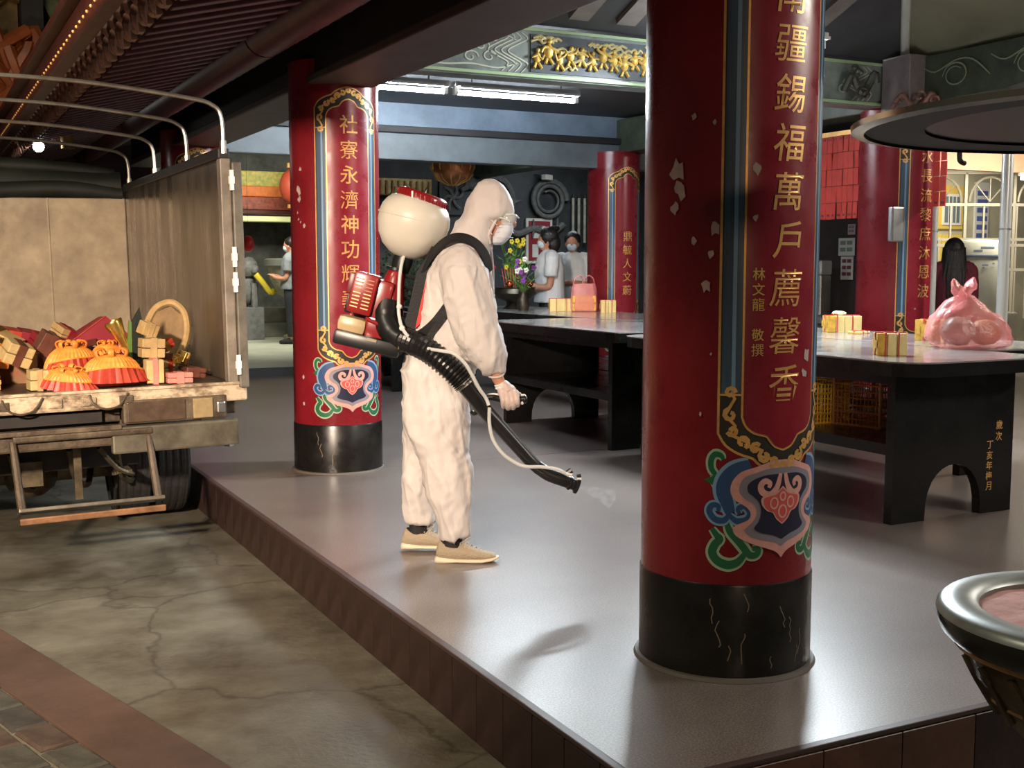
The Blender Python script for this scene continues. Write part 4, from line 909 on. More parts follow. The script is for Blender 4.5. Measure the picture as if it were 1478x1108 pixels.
plant((5.66, 10.88, .865), 'small vase of purple and white blossoms in front of the incense bowl', .30, [(mat('purple_petals', (.20, .05, .28), .5), 7), (M_white, 4)], 40, 5, rad=.11)
plant((5.80, 12.1, .865), 'vase with one round red flower close to the worker\'s chest', .30, [(mat('red_petals', (.62, .02, .04), .5), 6), (M_white, 4)], 30, 9, rad=.11)
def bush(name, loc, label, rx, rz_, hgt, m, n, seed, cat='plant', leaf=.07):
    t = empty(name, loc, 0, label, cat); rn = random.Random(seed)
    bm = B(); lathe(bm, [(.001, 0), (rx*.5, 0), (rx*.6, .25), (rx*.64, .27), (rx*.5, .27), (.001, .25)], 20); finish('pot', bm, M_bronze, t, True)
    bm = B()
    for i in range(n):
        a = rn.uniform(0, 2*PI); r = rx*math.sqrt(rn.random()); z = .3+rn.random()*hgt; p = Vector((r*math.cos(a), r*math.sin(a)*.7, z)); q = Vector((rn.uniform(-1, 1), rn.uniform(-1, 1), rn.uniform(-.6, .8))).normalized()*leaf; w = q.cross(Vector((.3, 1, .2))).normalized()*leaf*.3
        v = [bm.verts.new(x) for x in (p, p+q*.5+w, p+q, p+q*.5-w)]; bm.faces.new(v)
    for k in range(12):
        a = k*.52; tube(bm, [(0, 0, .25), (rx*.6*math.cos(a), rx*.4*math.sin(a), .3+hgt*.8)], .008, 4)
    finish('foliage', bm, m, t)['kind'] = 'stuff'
    return t
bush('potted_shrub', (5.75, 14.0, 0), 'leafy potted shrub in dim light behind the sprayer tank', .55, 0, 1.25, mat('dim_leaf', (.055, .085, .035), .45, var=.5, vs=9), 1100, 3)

# ---------------------------------------------------------------- back wall of the hall with its fittings
M_wall = mat('dark_stone_wall', (.055, .060, .064), .5, var=.5, vs=3, bump=.4, bs=12)
bm = B(); bx(bm, 5.6, 10.6, 15.5, 15.7, 0, 3.0); structure('wall_back', bm, M_wall)
bm = B(); bx(bm, 10.5, 10.7, 10.45, 15.5, 0, 3.0); structure('wall_right', bm, mat('brown_plaster', (.055, .040, .036), .6, var=.3, vs=3))
t = empty('stone_dragon_relief', (8.0, 15.48, 2.0), 0, 'grey carved stone relief of a coiled dragon on the dark back wall', 'relief carving')
bm = B(); M_stone = mat('grey_relief_stone', (.17, .17, .165), .6, var=.4, vs=14, bump=.5, bs=40)
tube(bm, [(.45+.30*math.cos(a)*(1-a/26), -.06, .30+.30*math.sin(a)*(1-a/26)) for a in [k*.3 for k in range(50)]], [.045-.0006*k for k in range(50)], 8); finish('coil', bm, M_stone, t, True)
bm = B(); tube(bm, cr([(-.75, -.05, .55), (-.5, -.06, .62), (-.25, -.06, .52), (-.15, -.05, .25), (-.3, -.05, 0), (-.1, -.06, -.2), (.2, -.05, -.12), (.45, -.05, -.2), (.7, -.05, -.05)], 6), .05, 8); finish('dragon_body', bm, M_stone, t, True)
bm = B()
for (x, z) in ((-.5, .62), (-.15, .25), (.2, -.12), (.6, -.1)):
    for k in range(4): tube(bm, [(x, -.05, z), (x+.14*math.cos(k*1.4+.3), -.08, z+.14*math.sin(k*1.4+.3))], [.03, .008], 6)
    finish('claw', bm, M_stone, t, True); bm = B()
bm.free()
bm = B(); sph(bm, (-.8, -.07, .5), .10, 10, (1.3, .7, .9)); tube(bm, [(-.85, -.1, .56), (-.72, -.1, .72)], [.02, .006], 5); tube(bm, [(-.9, -.1, .45), (-1.0, -.11, .40)], [.045, .03], 6); finish('dragon_head', bm, M_stone, t, True)
for i, (x, z) in enumerate([(6.4, 1.9), (6.9, 2.3), (9.6, 1.9)]):
    t = empty('carved_panel', (x, 15.48, z), 0, 'dark carved stone rosette panel, %s on the back wall' % ['lowest, behind the tank', 'beside the worker\'s hood', 'rightmost, behind the column'][i], 'relief carving', 'carved rosette panels on the back wall')
    bm = B(); bx(bm, -.2, .2, -.04, 0, -.25, .25, .01); finish('panel', bm, M_wall, t)
    bm = B()
    for k in range(6): tube(bm, cr([(0, -.05, 0), (.1*math.cos(k), -.07, .1*math.sin(k)), (.17*math.cos(k+.4), -.05, .2*math.sin(k+.4))], 3), .022, 6)
    finish('rosette', bm, M_stone, t, True)
t = empty('framed_notice', (8.30, 15.46, 1.70), 0, 'white framed red notice on the back wall beside the person in loose white', 'poster')
bm = B(); bx(bm, -.22, .22, -.02, .02, -.33, .33, .004); finish('frame', bm, M_white, t)
bm = B(); bx(bm, -.18, .18, -.026, -.018, -.29, .29); finish('red_sheet', bm, mat('dark_red_print', (.28, .03, .04), .5), t)
bm = B(); bx(bm, -.12, .10, -.03, -.025, .04, .22); bx(bm, -.12, -.02, -.03, -.025, -.24, -.05); finish('white_field', bm, M_white, t)
for i in range(4):
    o = empty('incense_light_rod', (8.86+i*.10, 15.42, 1.68), 0, 'pale vertical rod hanging in front of the dark back wall', 'rod', 'four pale rods hanging by the back wall'); o['label'] = 'pale vertical rod on the back wall, %s from the left' % ['first', 'second', 'third', 'fourth'][i]
    bm = B(); cyl(bm, (0, 0, 0), (0, 0, .66), .022, 10); finish('rod', bm, mat('pale_rod', (.55, .52, .42), .4, var=.5, vs=6), o, True)
    bm = B(); cyl(bm, (0, 0, .66), (0, 0, .72), .012, 8); finish('rod_cap', bm, M_bronze, o); bm = B(); cyl(bm, (0, 0, .6), (0, .09, .6), .01, 6); finish('wall_clip', bm, M_bronze, o)
t = empty('security_camera', (8.35, 15.3, 2.62), .5, 'small pale security camera high on the dark wall', 'camera'); bm = B(); bx(bm, -.09, .09, -.05, .05, -.04, .04, .02); finish('camera_body', bm, M_white, t); bm = B(); cyl(bm, (0, .05, 0), (0, .2, .05), .015, 8); finish('bracket', bm, M_steel, t)
t = empty('indicator_lamp', (9.25, 15.40, 2.58), 0, 'tiny red indicator lamp on the dark wall', 'lamp'); bm = B(); bx(bm, -.05, .05, -.02, .08, -.12, .04, .01); finish('box', bm, M_dark, t); bm = B(); sph(bm, (0, -.03, 0), .018, 8); finish('red_light', bm, mat('red_light', (1, .1, .05), .4, emit=6), t)
# golden ball lantern
t = empty('gilded_lantern', (5.59, 12.5, 2.25), 0, 'copper and gold round lantern hanging above the worker', 'lantern')
bm = B(); lathe(bm, [(.03, 0), (.09, .015), (.19, .07), (.24, .15), (.25, .24), (.24, .32), (.17, .40), (.05, .44)], 12); finish('lantern_body', bm, mat('copper_lantern', (.55, .22, .09), .3, .7, var=.5, vs=5), t, True)
bm = B()
for k in range(12): a = k*PI/6; tube(bm, [(.05*math.cos(a), .05*math.sin(a), .0), (.19*math.cos(a), .19*math.sin(a), .066), (.252*math.cos(a), .252*math.sin(a), .2), (.24*math.cos(a), .24*math.sin(a), .33)], .008, 5)
finish('lantern_ribs', bm, M_goldy, t); bm = B(); cyl(bm, (0, 0, .44), (0, 0, .75), .008, 6); finish('lantern_cord', bm, M_gold, t)
# silver hooks and gold fringe board behind the tank
t = empty('gilded_fringe_board', (6.1, 15.35, 2.30), 0, 'gilded carved fringe board behind the sprayer tank', 'carving')
bm = B(); bx(bm, -.35, .45, 0, .15, 0, .24, .01); finish('board', bm, mat('antique_gold', (.30, .22, .09), .4, .5, var=.6, vs=14), t)
bm = B()
for k in range(9): tube(bm, [(-.32+k*.09, -.01, .2), (-.32+k*.09, -.02, .02)], .016, 6)
finish('carved_drops', bm, M_gold, t)
for i in range(4):
    t = empty('silver_hook', (5.92+.17*i, 15.335, 1.96+.05*(i % 2)), .2, 'curved silver ornament hanging left of the tank, %s of four' % ['first', 'second', 'third', 'fourth'][i], 'ornament', 'curved silver ornaments')
    bm = B(); tube(bm, cr([(.07, 0, .42), (.02, 0, .36), (-.02, 0, .22), (-.05, 0, .08), (-.02, 0, 0), (.05, 0, .02)], 4), [.01+.014*math.sin(k/20*PI) for k in range(21)], 8); finish('blade', bm, M_steel, t, True)
    bm = B(); sph(bm, (.07, 0, .44), .02, 8); finish('knob', bm, M_chrome, t, True)

# ---------------------------------------------------------------- things between the far columns at the right
M_clr = mat('red_cloth', (.62, .045, .028), .65, var=.2, vs=7)
def strips(loc, n, w, hgt, label):
    t = empty('red_prayer_cloth', loc, PI/2, label, 'cloth hanging')
    for i in range(n):
        bm = B()
        for r_ in range(5):
            z0 = -hgt*r_/5; box(bm, ((i+.5)*w, random.uniform(-.004, .004), z0-hgt/10), (w*.86, .006, hgt/5*.97), (random.uniform(-.05, .05), 0, random.uniform(-.12, .12)), 0)
        finish('cloth_strip', bm, M_clr, t)
    bm = B(); bx(bm, -.02, n*w+.02, -.012, .012, 0, .04); finish('hanging_rail', bm, M_gold, t)
    for xx in (.0, n*w): bm = B(); cyl(bm, (xx, 0, .03), (xx, 0, 2.61-loc[2]), .006, 6); finish('hanger', bm, M_gold, t)
    bm = B(); 
    for i in range(n): box(bm, ((i+.5)*w, .006, -hgt*.02-.01), (w*.4, .004, .02)); box(bm, ((i+.5)*w, .006, -hgt*.95), (w*.4, .004, .02))
    finish('printed_marks', bm, mat('dark_red_print2', (.20, .02, .02), .5), t)['kind'] = 'stuff'
    return t
strips((7.36, 7.78, 2.47), 11, .068, .73, 'broad red cloth of many narrow strips hanging left of the far red column')
strips((7.36, 6.87, 2.40), 2, .07, .60, 'narrow red cloth strip hanging right of the far red column')
t = empty('lamp_bracket', (7.36, 6.75, 2.30), 0, 'black iron bracket hook right of the far red column', 'bracket')
bm = B(); tube(bm, cr([(0, 0, .25), (0, 0, -.1), (.02, 0, -.16), (.06, 0, -.17)], 4), .02, 8); finish('hook', bm, M_black, t); bm = B(); tube(bm, [(0, 0, -.02), (.28, -.06, .08)], .014, 8); sph(bm, (.28, -.06, .08), .03, 8); finish('arm', bm, M_gold, t, True)
for i, (x, y, lab) in enumerate(((7.41, 6.33, 'bright stainless steel pole at the far right edge'), (7.40, 7.01, 'thin white pole close beside the far red column'))):
    r = (.042, .022)[i]
    t = empty('steel_pole', (x, y, 0), 0, lab, 'pole')
    bm = B(); cyl(bm, (0, 0, 0), (0, 0, 2.59), r, 20); finish('pole', bm, mat('pale_steel', (.72, .72, .68), .3, .5), t, True)
    for z0_, z1_, rr_ in ((1.6, 1.61, .004), (0, .03, .03)): bm = B(); cyl(bm, (0, 0, z0_), (0, 0, z1_), r+rr_, 20); finish('collar', bm, M_steel, t)
# dispenser on a counter with notices
t = empty('service_counter', (9.95, 11.75, 0), 0, 'grey stone counter under the water dispenser', 'counter')
bm = B(); bx(bm, -.5, .5, -1.1, 1.1, .66, .72, .01); finish('counter_top', bm, mat('counter_stone', (.30, .30, .28), .4, var=.2, vs=9), t); bm = B(); bx(bm, -.42, .48, -1.05, 1.05, 0, .66); finish('counter_body', bm, mat('counter_side', (.16, .15, .14), .5, var=.3, vs=4), t)
t = empty('water_dispenser', (9.95, 11.35, .72), -PI/2+.45, 'stainless steel water dispenser with blue display on the counter', 'dispenser')
bm = B(); bx(bm, -.17, .17, -.15, .15, 0, .5, .02); finish('body', bm, mat('dispenser_steel', (.42, .42, .40), .35, .7, var=.15, vs=5), t)
bm = B(); bx(bm, -.18, .18, -.17, .15, .5, .68, .025); finish('head', bm, mat('dispenser_head', (.55, .56, .56), .35, .4), t)
bm = B(); bx(bm, -.14, .13, -.175, -.165, .55, .64, .004); finish('control_panel', bm, M_black, t); bm = B(); bx(bm, -.11, -.07, -.178, -.172, .575, .615); finish('blue_display', bm, mat('blue_display', (.05, .15, .9), .4, emit=3), t)
for s in (-.06, .04):
    bm = B(); cyl(bm, (s, -.17, .34), (s, -.17, .39), .015, 8); cyl(bm, (s, -.12, .38), (s, -.17, .38), .012, 8); finish('tap', bm, M_steel, t)
bm = B(); bx(bm, -.13, .13, -.22, -.15, .02, .05, .005); finish('drip_tray', bm, M_steel, t)
def notice(y0, y1, z0, z1, label, m, lines=4, blk=None):
    t = empty('paper_notice', (10.49, (y0+y1)/2, (z0+z1)/2), 0, label, 'notice', 'paper notices on the brown wall'); w = y1-y0; hh = z1-z0
    bm = B(); bx(bm, -.012, 0, -w/2, w/2, -hh/2, hh/2); finish('sheet', bm, m, t)
    bm = B()
    for i in range(lines):
        z = hh/2-hh*(i+.7)/(lines+.6); n_ = 2
        for j in range(n_): box(bm, (-.0135, -w*.42+w*.84*(j+.5)/n_, z), (.002, w*.84/n_*.8, hh/lines*.45))
    finish('printed_block', bm, blk or M_greyp, t); return t
notice(11.22, 11.5, 1.46, 1.68, 'white notice with green print, middle of the three on the brown wall', M_white, 2, mat('green_grey_print', (.25, .34, .28), .5))
notice(11.24, 11.45, 1.16, 1.45, 'white bordered notice with maroon print, lowest of the three on the brown wall', M_white, 3, mat('maroon_print', (.22, .05, .10), .5))
notice(11.22, 11.34, 1.72, 1.85, 'small pink notice, topmost of the three on the brown wall', mat('pink_sheet', (.62, .42, .36), .5), 2)

# outside yard seen at the right: fence, house front, tank
bm = B(); bx(bm, 11, 20, 14.2, 14.4, -.1, 3.6); structure('wall_yard', bm, mat('yard_wall_cream', (.55, .50, .36), .6, var=.2, vs=2))
bm = B(); bx(bm, 10.75, 16, 11.2, 11.3, 2.58, 3.0); structure('trim_11', bm, mat('brown_awning', (.30, .17, .10), .6, var=.2, vs=3))['label'] = 'brown fascia over the yard fence'
FX, FY = 12.6, 12.1; fdir = Vector((1, -.42, 0)).normalized()
fn = empty('iron_fence', (FX, FY, 0), math.atan2(fdir.y, fdir.x), 'pale ironwork fence with a row of fan-shaped arches along its top', 'fence')
for z in (1.28, 1.62, 1.70, 2.18, 2.62):
    bm = B(); bx(bm, -1.6, 2.6, -.02, .02, z-.02, z+.02); finish('rail', bm, mat('fence_paint', (.30, .26, .19), .5, .2), fn)
for i in range(27):
    bm = B(); x = -1.55+i*.158; bx(bm, x-.012, x+.012, -.012, .012, .6, 2.18 if i % 3 == 0 else 1.68); finish('bar', bm, MT['fence_paint'], fn)
for i in range(6):
    bm = B(); cx = -1.2+i*.70; tube(bm, [(cx+.29*math.cos(a), 0, 2.22+.34*math.sin(a)) for a in [k*PI/14 for k in range(15)]], .018, 6)
    for a in (PI/4, PI/2, 3*PI/4): tube(bm, [(cx, 0, 2.22), (cx+.28*math.cos(a), 0, 2.22+.33*math.sin(a))], .010, 5)
    finish('fan_arch', bm, MT['fence_paint'], fn); bm = B(); bx(bm, cx+.33, cx+.37, -.02, .02, .6, 2.62); finish('post', bm, MT['fence_paint'], fn)
t = empty('yellow_house_window', (15.3, 14.17, 2.27), 0, 'white framed window in a yellow wall behind the fence', 'window'); t.scale = (.6, .6, .6)
bm = B(); bx(bm, -.75, .55, -.02, .04, -.55, .62); finish('yellow_surround', bm, mat('yellow_wall', (.72, .48, .10), .6), t); bm = B(); bx(bm, -.35, .35, -.05, -.02, -.45, .40, .01); finish('frame', bm, M_white, t)
bm = B(); bx(bm, -.28, .28, -.055, -.045, -.38, .33); finish('pane', bm, mat('dim_pane', (.16, .19, .19), .15), t)
for q in (-.14, 0, .14): bm = B(); bx(bm, q-.012, q+.012, -.065, -.05, -.38, .33); finish('window_bar', bm, M_white, t)
t = empty('yellow_slatted_board', (15.3, 14.19, 1.35), 0, 'yellow slatted board below the window behind the long-haired person', 'board')
for i in range(8): bm = B(); bx(bm, -.36+i*.09, -.29+i*.09, -.03, 0, 0, .50); finish('slat', bm, mat('yellow_slats', (.78, .58, .12), .5), t)
t = empty('blue_lettered_sign', (16.0, 14.17, 1.62), 0, 'tall white sign with blue lettering rows behind the fence', 'sign'); bm = B(); bx(bm, -.16, .16, -.02, .02, 0, 1.1, .005); finish('sign_board', bm, M_white, t)
bm = B()
for i in range(7): box(bm, (0, -.024, .08+i*.14), (.24, .004, .08))
finish('lettering_rows', bm, mat('blue_print', (.10, .14, .40), .5), t)
t = empty('water_tank', (12.12, 10.75, .75), 0, 'large cream plastic tank with faint blue print beside the long-haired person', 'tank')
bm = B(); lathe(bm, [(.001, 0), (.30, 0), (.31, .02), (.31, .70), (.30, .71), (.325, .72), (.325, .86), (.30, .90), (.001, .92)], 36); finish('tank_body', bm, mat('cream_plastic', (.66, .64, .52), .45, var=.1, vs=5), t, True)
bm = B(); lathe(bm, [(.315, .69), (.33, .70), (.33, .72), (.315, .73)], 36); finish('rim_band', bm, mat('tank_blue_line', (.20, .24, .34), .5), t)
bm = B()
for i, (z, u, w) in enumerate([(.80, -.02, .16), (.76, -.1, .10), (.58, .0, .07), (.55, .0, .03), (.60, .12, .03), (.58, -.12, .02), (.52, -.12, .02), (.46, -.12, .02)]): poly(bm, [(u, z), (u+w, z), (u+w, z+.022), (u, z+.022)])
wrap(bm, .31, .018, .05); bmesh.ops.rotate(bm, cent=(0,0,0), matrix=Matrix.Rotation(-.7, 3, 'Z'), verts=bm.verts); finish('faded_print', bm, mat('grey_blue_print', (.22, .26, .38), .5), t)['kind'] = 'stuff'
bm = B(); bx(bm, -.35, .35, -.35, .35, -.75, 0, .02); finish('tank_stand', bm, mat('stand_wood', (.30, .26, .2), .6, var=.3, vs=5), t)
t = empty('fluorescent_lamp', (13.6, 11.0, 2.50), -.42, 'small lit fluorescent tube under the brown fascia at the far right', 'lamp')
bm = B(); cyl(bm, (-.33, 0, 0), (.33, 0, 0), .025, 10); finish('tube', bm, mat('far_tube', (1, 1, .95), .4, emit=9), t, True); bm = B(); bx(bm, -.36, .36, -.03, .03, .03, .07); finish('housing', bm, M_white, t)
t = empty('storage_rack', (14.2, 9.6, 0), -.4, 'grey metal rack with white basins at the far right edge', 'rack')
for z in (.5, .9, 1.3, 1.62): bm = B(); bx(bm, -.6, .6, -.2, .2, z, z+.03); finish('rack_shelf', bm, M_steel, t)
for s in (-.58, .58): bm = B(); bx(bm, s-.02, s+.02, -.2, .2, 0, 1.8); finish('upright', bm, M_steel, t)
bm = B(); lathe(bm, [(.001, .0), (.16, 0), (.22, .16), (.20, .15), (.15, .02), (.001, .02)], 20, (0, 0, .93)); lathe(bm, [(.001, .0), (.16, 0), (.22, .16), (.20, .15), (.15, .02), (.001, .02)], 20, (-.3, 0, .53)); finish('basin', bm, M_white, t, True)

# ---------------------------------------------------------------- far shrine seen between truck and column
bm = B(); bx(bm, 1.62, 5.3, 14.02, 24, -.4, .10); bx(bm, 5.3, 8.5, 17.5, 24, -.4, .10); structure('floor', bm, mat('pale_courtyard', (.60, .62, .50), .4, var=.2, vs=2))
bm = B(); bx(bm, 1.62, 5.3, 13.98, 14.04, -.4, .104); structure('trim_12', bm, mat('kerb_grey', (.05, .05, .045), .5))['label'] = 'grey kerb of the far courtyard'
bm = B(); bx(bm, 2.0, 9.0, 21.6, 21.8, -.05, 4.2); structure('wall_far', bm, mat('far_wall_dark', (.075, .08, .07), .6, var=.6, vs=4, bump=.4, bs=9))
st = empty('shrine_steps', (5.4, 20.3, .10), 0, 'two grey stone steps before the far shrine', 'steps')
for i in range(2): bm = B(); bx(bm, -1.6, 1.6, i*.4, 1.3, i*.24, .24+i*.24, .02); finish('step', bm, mat('step_stone', (.30, .29, .23), .5, var=.3, vs=4), st)
sr = empty('shrine_roof', (5.4, 20.2, 2.1), 0, 'far shrine roof with yellow frieze, orange red rows and a pale lit eave strip', 'roof')
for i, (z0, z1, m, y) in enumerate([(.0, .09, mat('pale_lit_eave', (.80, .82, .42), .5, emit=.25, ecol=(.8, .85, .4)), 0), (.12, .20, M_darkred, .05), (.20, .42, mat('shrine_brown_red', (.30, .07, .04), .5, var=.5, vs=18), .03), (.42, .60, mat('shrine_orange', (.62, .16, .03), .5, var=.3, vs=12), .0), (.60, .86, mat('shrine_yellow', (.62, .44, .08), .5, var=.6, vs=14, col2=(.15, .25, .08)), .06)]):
    bm = B(); bx(bm, -1.6, 1.2, y, y+.3, z0, z1, .02); finish(['eave_strip', 'shadow_board', 'tile_row', 'tile_row', 'frieze'][i], bm, m, sr)
t = empty('red_paper_lantern', (5.72, 19.3, 2.45), 0, 'dull orange red round lantern beside the left column', 'lantern'); bm = B(); sph(bm, (0, 0, .2), .22, 16, (1, 1, 1.3)); finish('lantern_body', bm, mat('lantern_red', (.32, .05, .025), .5, emit=.05, ecol=(.8, .1, .03)), t, True); bm = B(); cyl(bm, (0, 0, .5), (0, 0, .58), .09, 12); cyl(bm, (0, 0, -.16), (0, 0, -.1), .09, 12); finish('lantern_rings', bm, M_gold, t)
t = empty('red_hanging_ball', (4.08, 15.9, 1.63), 0, 'small bright red ball ornament beside the truck gate post', 'ornament'); bm = B(); sph(bm, (0, 0, 0), .085, 12, (1, 1, 1.35)); finish('ball', bm, mat('bright_red', (.70, .03, .03), .4), t, True); bm = B(); cyl(bm, (0, 0, .1), (0, 0, 1.38), .002, 5); finish('cord', bm, M_dark, t)
t = empty('stone_censer', (5.92, 19.2, .10), 0, 'large pale stone censer on a pedestal in the far courtyard', 'incense burner')
bm = B(); lathe(bm, [(.001, 0), (.42, 0), (.42, .08), (.25, .12), (.20, .5), (.28, .62), (.5, .78), (.62, 1.02), (.66, 1.25), (.70, 1.32), (.64, 1.34), (.56, 1.2), (.001, 1.1)], 32); finish('censer_body', bm, mat('pale_stone', (.30, .28, .20), .6, var=.4, vs=5), t, True)
bm = B(); lathe(bm, [(.66, 1.2), (.72, 1.24), (.72, 1.34), (.66, 1.36)], 32); finish('censer_rim', bm, mat('grey_stone_rim', (.17, .17, .15), .5), t, True)
t = empty('stone_lion', (5.02, 19.8, .10), 0, 'weathered dark stone lion statue with a yellow ribbon beside the far censer', 'statue')
bm = B(); bx(bm, -.25, .25, -.25, .25, 0, .55, .02); finish('plinth', bm, M_stone, t); bm = B(); sph(bm, (0, 0, .85), .2, 12, (1, 1, 1.5)); sph(bm, (.02, -.12, 1.22), .17, 12); sph(bm, (.1, -.24, 1.17), .08, 8); tube(bm, [(.1, -.15, .95), (.1, -.2, .55)], .06, 8); tube(bm, [(-.1, -.15, .95), (-.1, -.2, .55)], .06, 8); crumple(bm, .03, 9); finish('lion_body', bm, M_stone, t, True)
bm = B(); tube(bm, cr([(.10, -.3, 1.1), (.22, -.32, .95), (.34, -.3, .80), (.42, -.25, .82)], 4), .05, 8); finish('yellow_ribbon', bm, mat('ribbon_yellow', (.80, .62, .05), .5), t, True)
t = empty('red_festoon', (3.2, 13.2, 2.05), 0, 'white edged dim banner above the far courtyard', 'banner') if False else None

# spot lamp and lantern behind the truck
t = empty('spot_lamp', (1.10, 11.78, 2.42), 0, 'bright white spot lamp glaring above the truck cab', 'lamp')
bm = B(); sph(bm, (0, 0, 0), .05, 14, (1, 1, 1)); finish('bulb', bm, mat('spot_white', (1, 1, 1), .4, emit=30, ecol=(1, .97, .9)), t, True); bm = B(); lathe(bm, [(.055, 0), (.06, .06), (.04, .13), (.015, .15)], 16, (.0, .03, .0)); cyl(bm, (0, .03, .14), (0, .03, .28), .008, 6); finish('lamp_shade', bm, M_dark, t, True)
t = empty('pendant_can_lamp', (1.34, 11.66, 2.40), 0, 'unlit brass can lamp hanging right of the bright spot lamp', 'lamp')
bm = B(); cyl(bm, (0, 0, 0), (0, 0, .13), .06, 16); finish('can', bm, mat('old_brass', (.26, .17, .07), .4, .6), t, True); bm = B(); cyl(bm, (0, 0, .13), (0, 0, .22), .02, 8); finish('stem', bm, M_dark, t)
# neighbouring gate building with painted ornament at the upper left
nb = empty('ornate_gate_facade', (-2.2, 7.0, 0), 0, 'dim painted gate facade with dark post, green relief and ochre panel at the upper left', 'facade')
bm = B(); bx(bm, -3, 4.9, 8.0, 8.2, -.25, 8.5); finish('facade_wall', bm, mat('dim_maroon_plaster', (.050, .022, .018), .7, var=.5, vs=2), nb)
bm = B(); bx(bm, 2.6, 3.42, 7.85, 8.0, 3.35, 7); finish('ochre_panel', bm, mat('ochre_panel', (.26, .17, .06), .6, var=.5, vs=2.5, bump=.4, bs=8), nb)
bm = B(); bx(bm, 3.43, 3.66, 7.5, 7.9, -.25, 7); finish('dark_post', bm, mat('dark_stone_post', (.03, .028, .03), .6, bump=.5, bs=12), nb)
bm = B(); prism(bm, [(3.68, 7), (3.68, 4.3), (3.95, 3.75), (4.35, 4.4), (4.5, 7)], .12, Matrix.Translation((0, 7.7, 0))); finish('green_relief', bm, mat('green_relief', (.13, .16, .07), .6, var=.6, vs=6, bump=.9, bs=14), nb)
bm = B(); rn = random.Random(3)
for k in range(16):
    x, z = rn.uniform(3.1, 4.1), rn.uniform(3.1, 3.8); tube(bm, cr([(x, 7.4, z), (x+rn.uniform(-.3, .3), 7.2, z+.2), (x+rn.uniform(-.3, .3), 7.3, z-.2), (x+rn.uniform(-.3, .3), 7.4, z-.4)], 4), .07, 6)
finish('carved_dragon', bm, mat('orange_carving', (.30, .075, .02), .45, var=.5, vs=5), nb, True)
bm = B()
for k in range(9):
    x, z = rn.uniform(2.6, 3.0), rn.uniform(3.4, 4.3); tube(bm, cr([(x, 7.7, z), (x+.2, 7.6, z+.15), (x+.45, 7.7, z+.05), (x+.7, 7.75, z+.2)], 4), .06, 6)
finish('ochre_scroll', bm, mat('ochre_panel', (.26, .17, .06)), nb, True)

# ---------------------------------------------------------------- censer and its hood at the right edge
cn = empty('bronze_censer', (2.24, 1.62, -.25), 0, 'big dark bronze censer bowl with pink ash at the bottom right', 'incense burner')
bm = B(); lathe(bm, [(.001, 0), (.22, 0), (.22, .05), (.12, .10), (.07, .2), (.07, .42), (.10, .50), (.18, .58), (.26, .69), (.285, .76), (.29, .79)], 48); finish('bowl', bm, mat('censer_bronze', (.11, .085, .055), .32, .75, var=.5, vs=7, bump=.2, bs=30), cn, True)
bm = B(); lathe(bm, [(.285, .77), (.305, .762), (.325, .78), (.336, .81), (.336, .822)], 64); finish('rim_underside', bm, mat('black_bronze', (.03, .03, .028), .25, .6), cn, True)
bm = B(); lathe(bm, [(.336, .820), (.334, .832), (.322, .842), (.290, .846), (.256, .842), (.246, .832), (.246, .80), (.26, .79)], 64); finish('rim', bm, mat('grey_green_rim', (.26, .28, .27), .38, .4, var=.3, vs=6), cn, True)
bm = B(); lathe(bm, [(.001, .832), (.15, .830), (.247, .822), (.247, .80), (.001, .79)], 48); crumple(bm, .004, 18); finish('ash', bm, mat('pink_ash', (.62, .34, .32), .9, var=.3, vs=9, bump=.6, bs=30), cn, True)
bm = B(); lathe(bm, [(.283, .745), (.298, .75), (.298, .76), (.286, .765)], 48); lathe(bm, [(.215, .63), (.225, .635), (.225, .645), (.222, .655)], 48); finish('moulding', bm, mat('warm_bronze_line', (.30, .17, .08), .3, .8), cn, True)
bm = B()
for k in range(20):
    a = k*PI/10; tube(bm, cr([(.275*math.cos(a), .275*math.sin(a), .73), (.25*math.cos(a+.06), .25*math.sin(a+.06), .68), (.20*math.cos(a-.02), .20*math.sin(a-.02), .60)], 3), .010, 6)
finish('fluting', bm, MT['censer_bronze'], cn, True)
hd = empty('censer_hood', (2.487, 1.69, 1.632), 0, 'dark conical metal hood hanging above the censer, seen from below at the right', 'hood'); hd.scale = (1.17, 1.17, 1)
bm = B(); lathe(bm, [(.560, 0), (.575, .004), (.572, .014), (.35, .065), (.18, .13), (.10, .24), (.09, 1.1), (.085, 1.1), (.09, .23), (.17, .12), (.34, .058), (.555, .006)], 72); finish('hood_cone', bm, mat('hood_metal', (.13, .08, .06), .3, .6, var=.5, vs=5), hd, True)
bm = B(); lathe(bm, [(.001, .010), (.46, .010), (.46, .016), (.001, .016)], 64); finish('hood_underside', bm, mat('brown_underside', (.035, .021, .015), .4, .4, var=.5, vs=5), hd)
bm = B(); lathe(bm, [(.44, .004), (.553, .003), (.553, .016), (.44, .016)], 64); finish('shade_ring', bm, mat('shade_black', (.005, .005, .005), .6), hd)  # black ring paints in the darkness of the hood's far interior
bm = B(); lathe(bm, [(.556, -.004), (.580, .0), (.582, .012), (.560, .016)], 72); finish('hood_rim', bm, mat('highlight_hood_rim', (.62, .62, .58), .2, .9), hd, True)  # pale rim colour puts in the white highlight along the edge
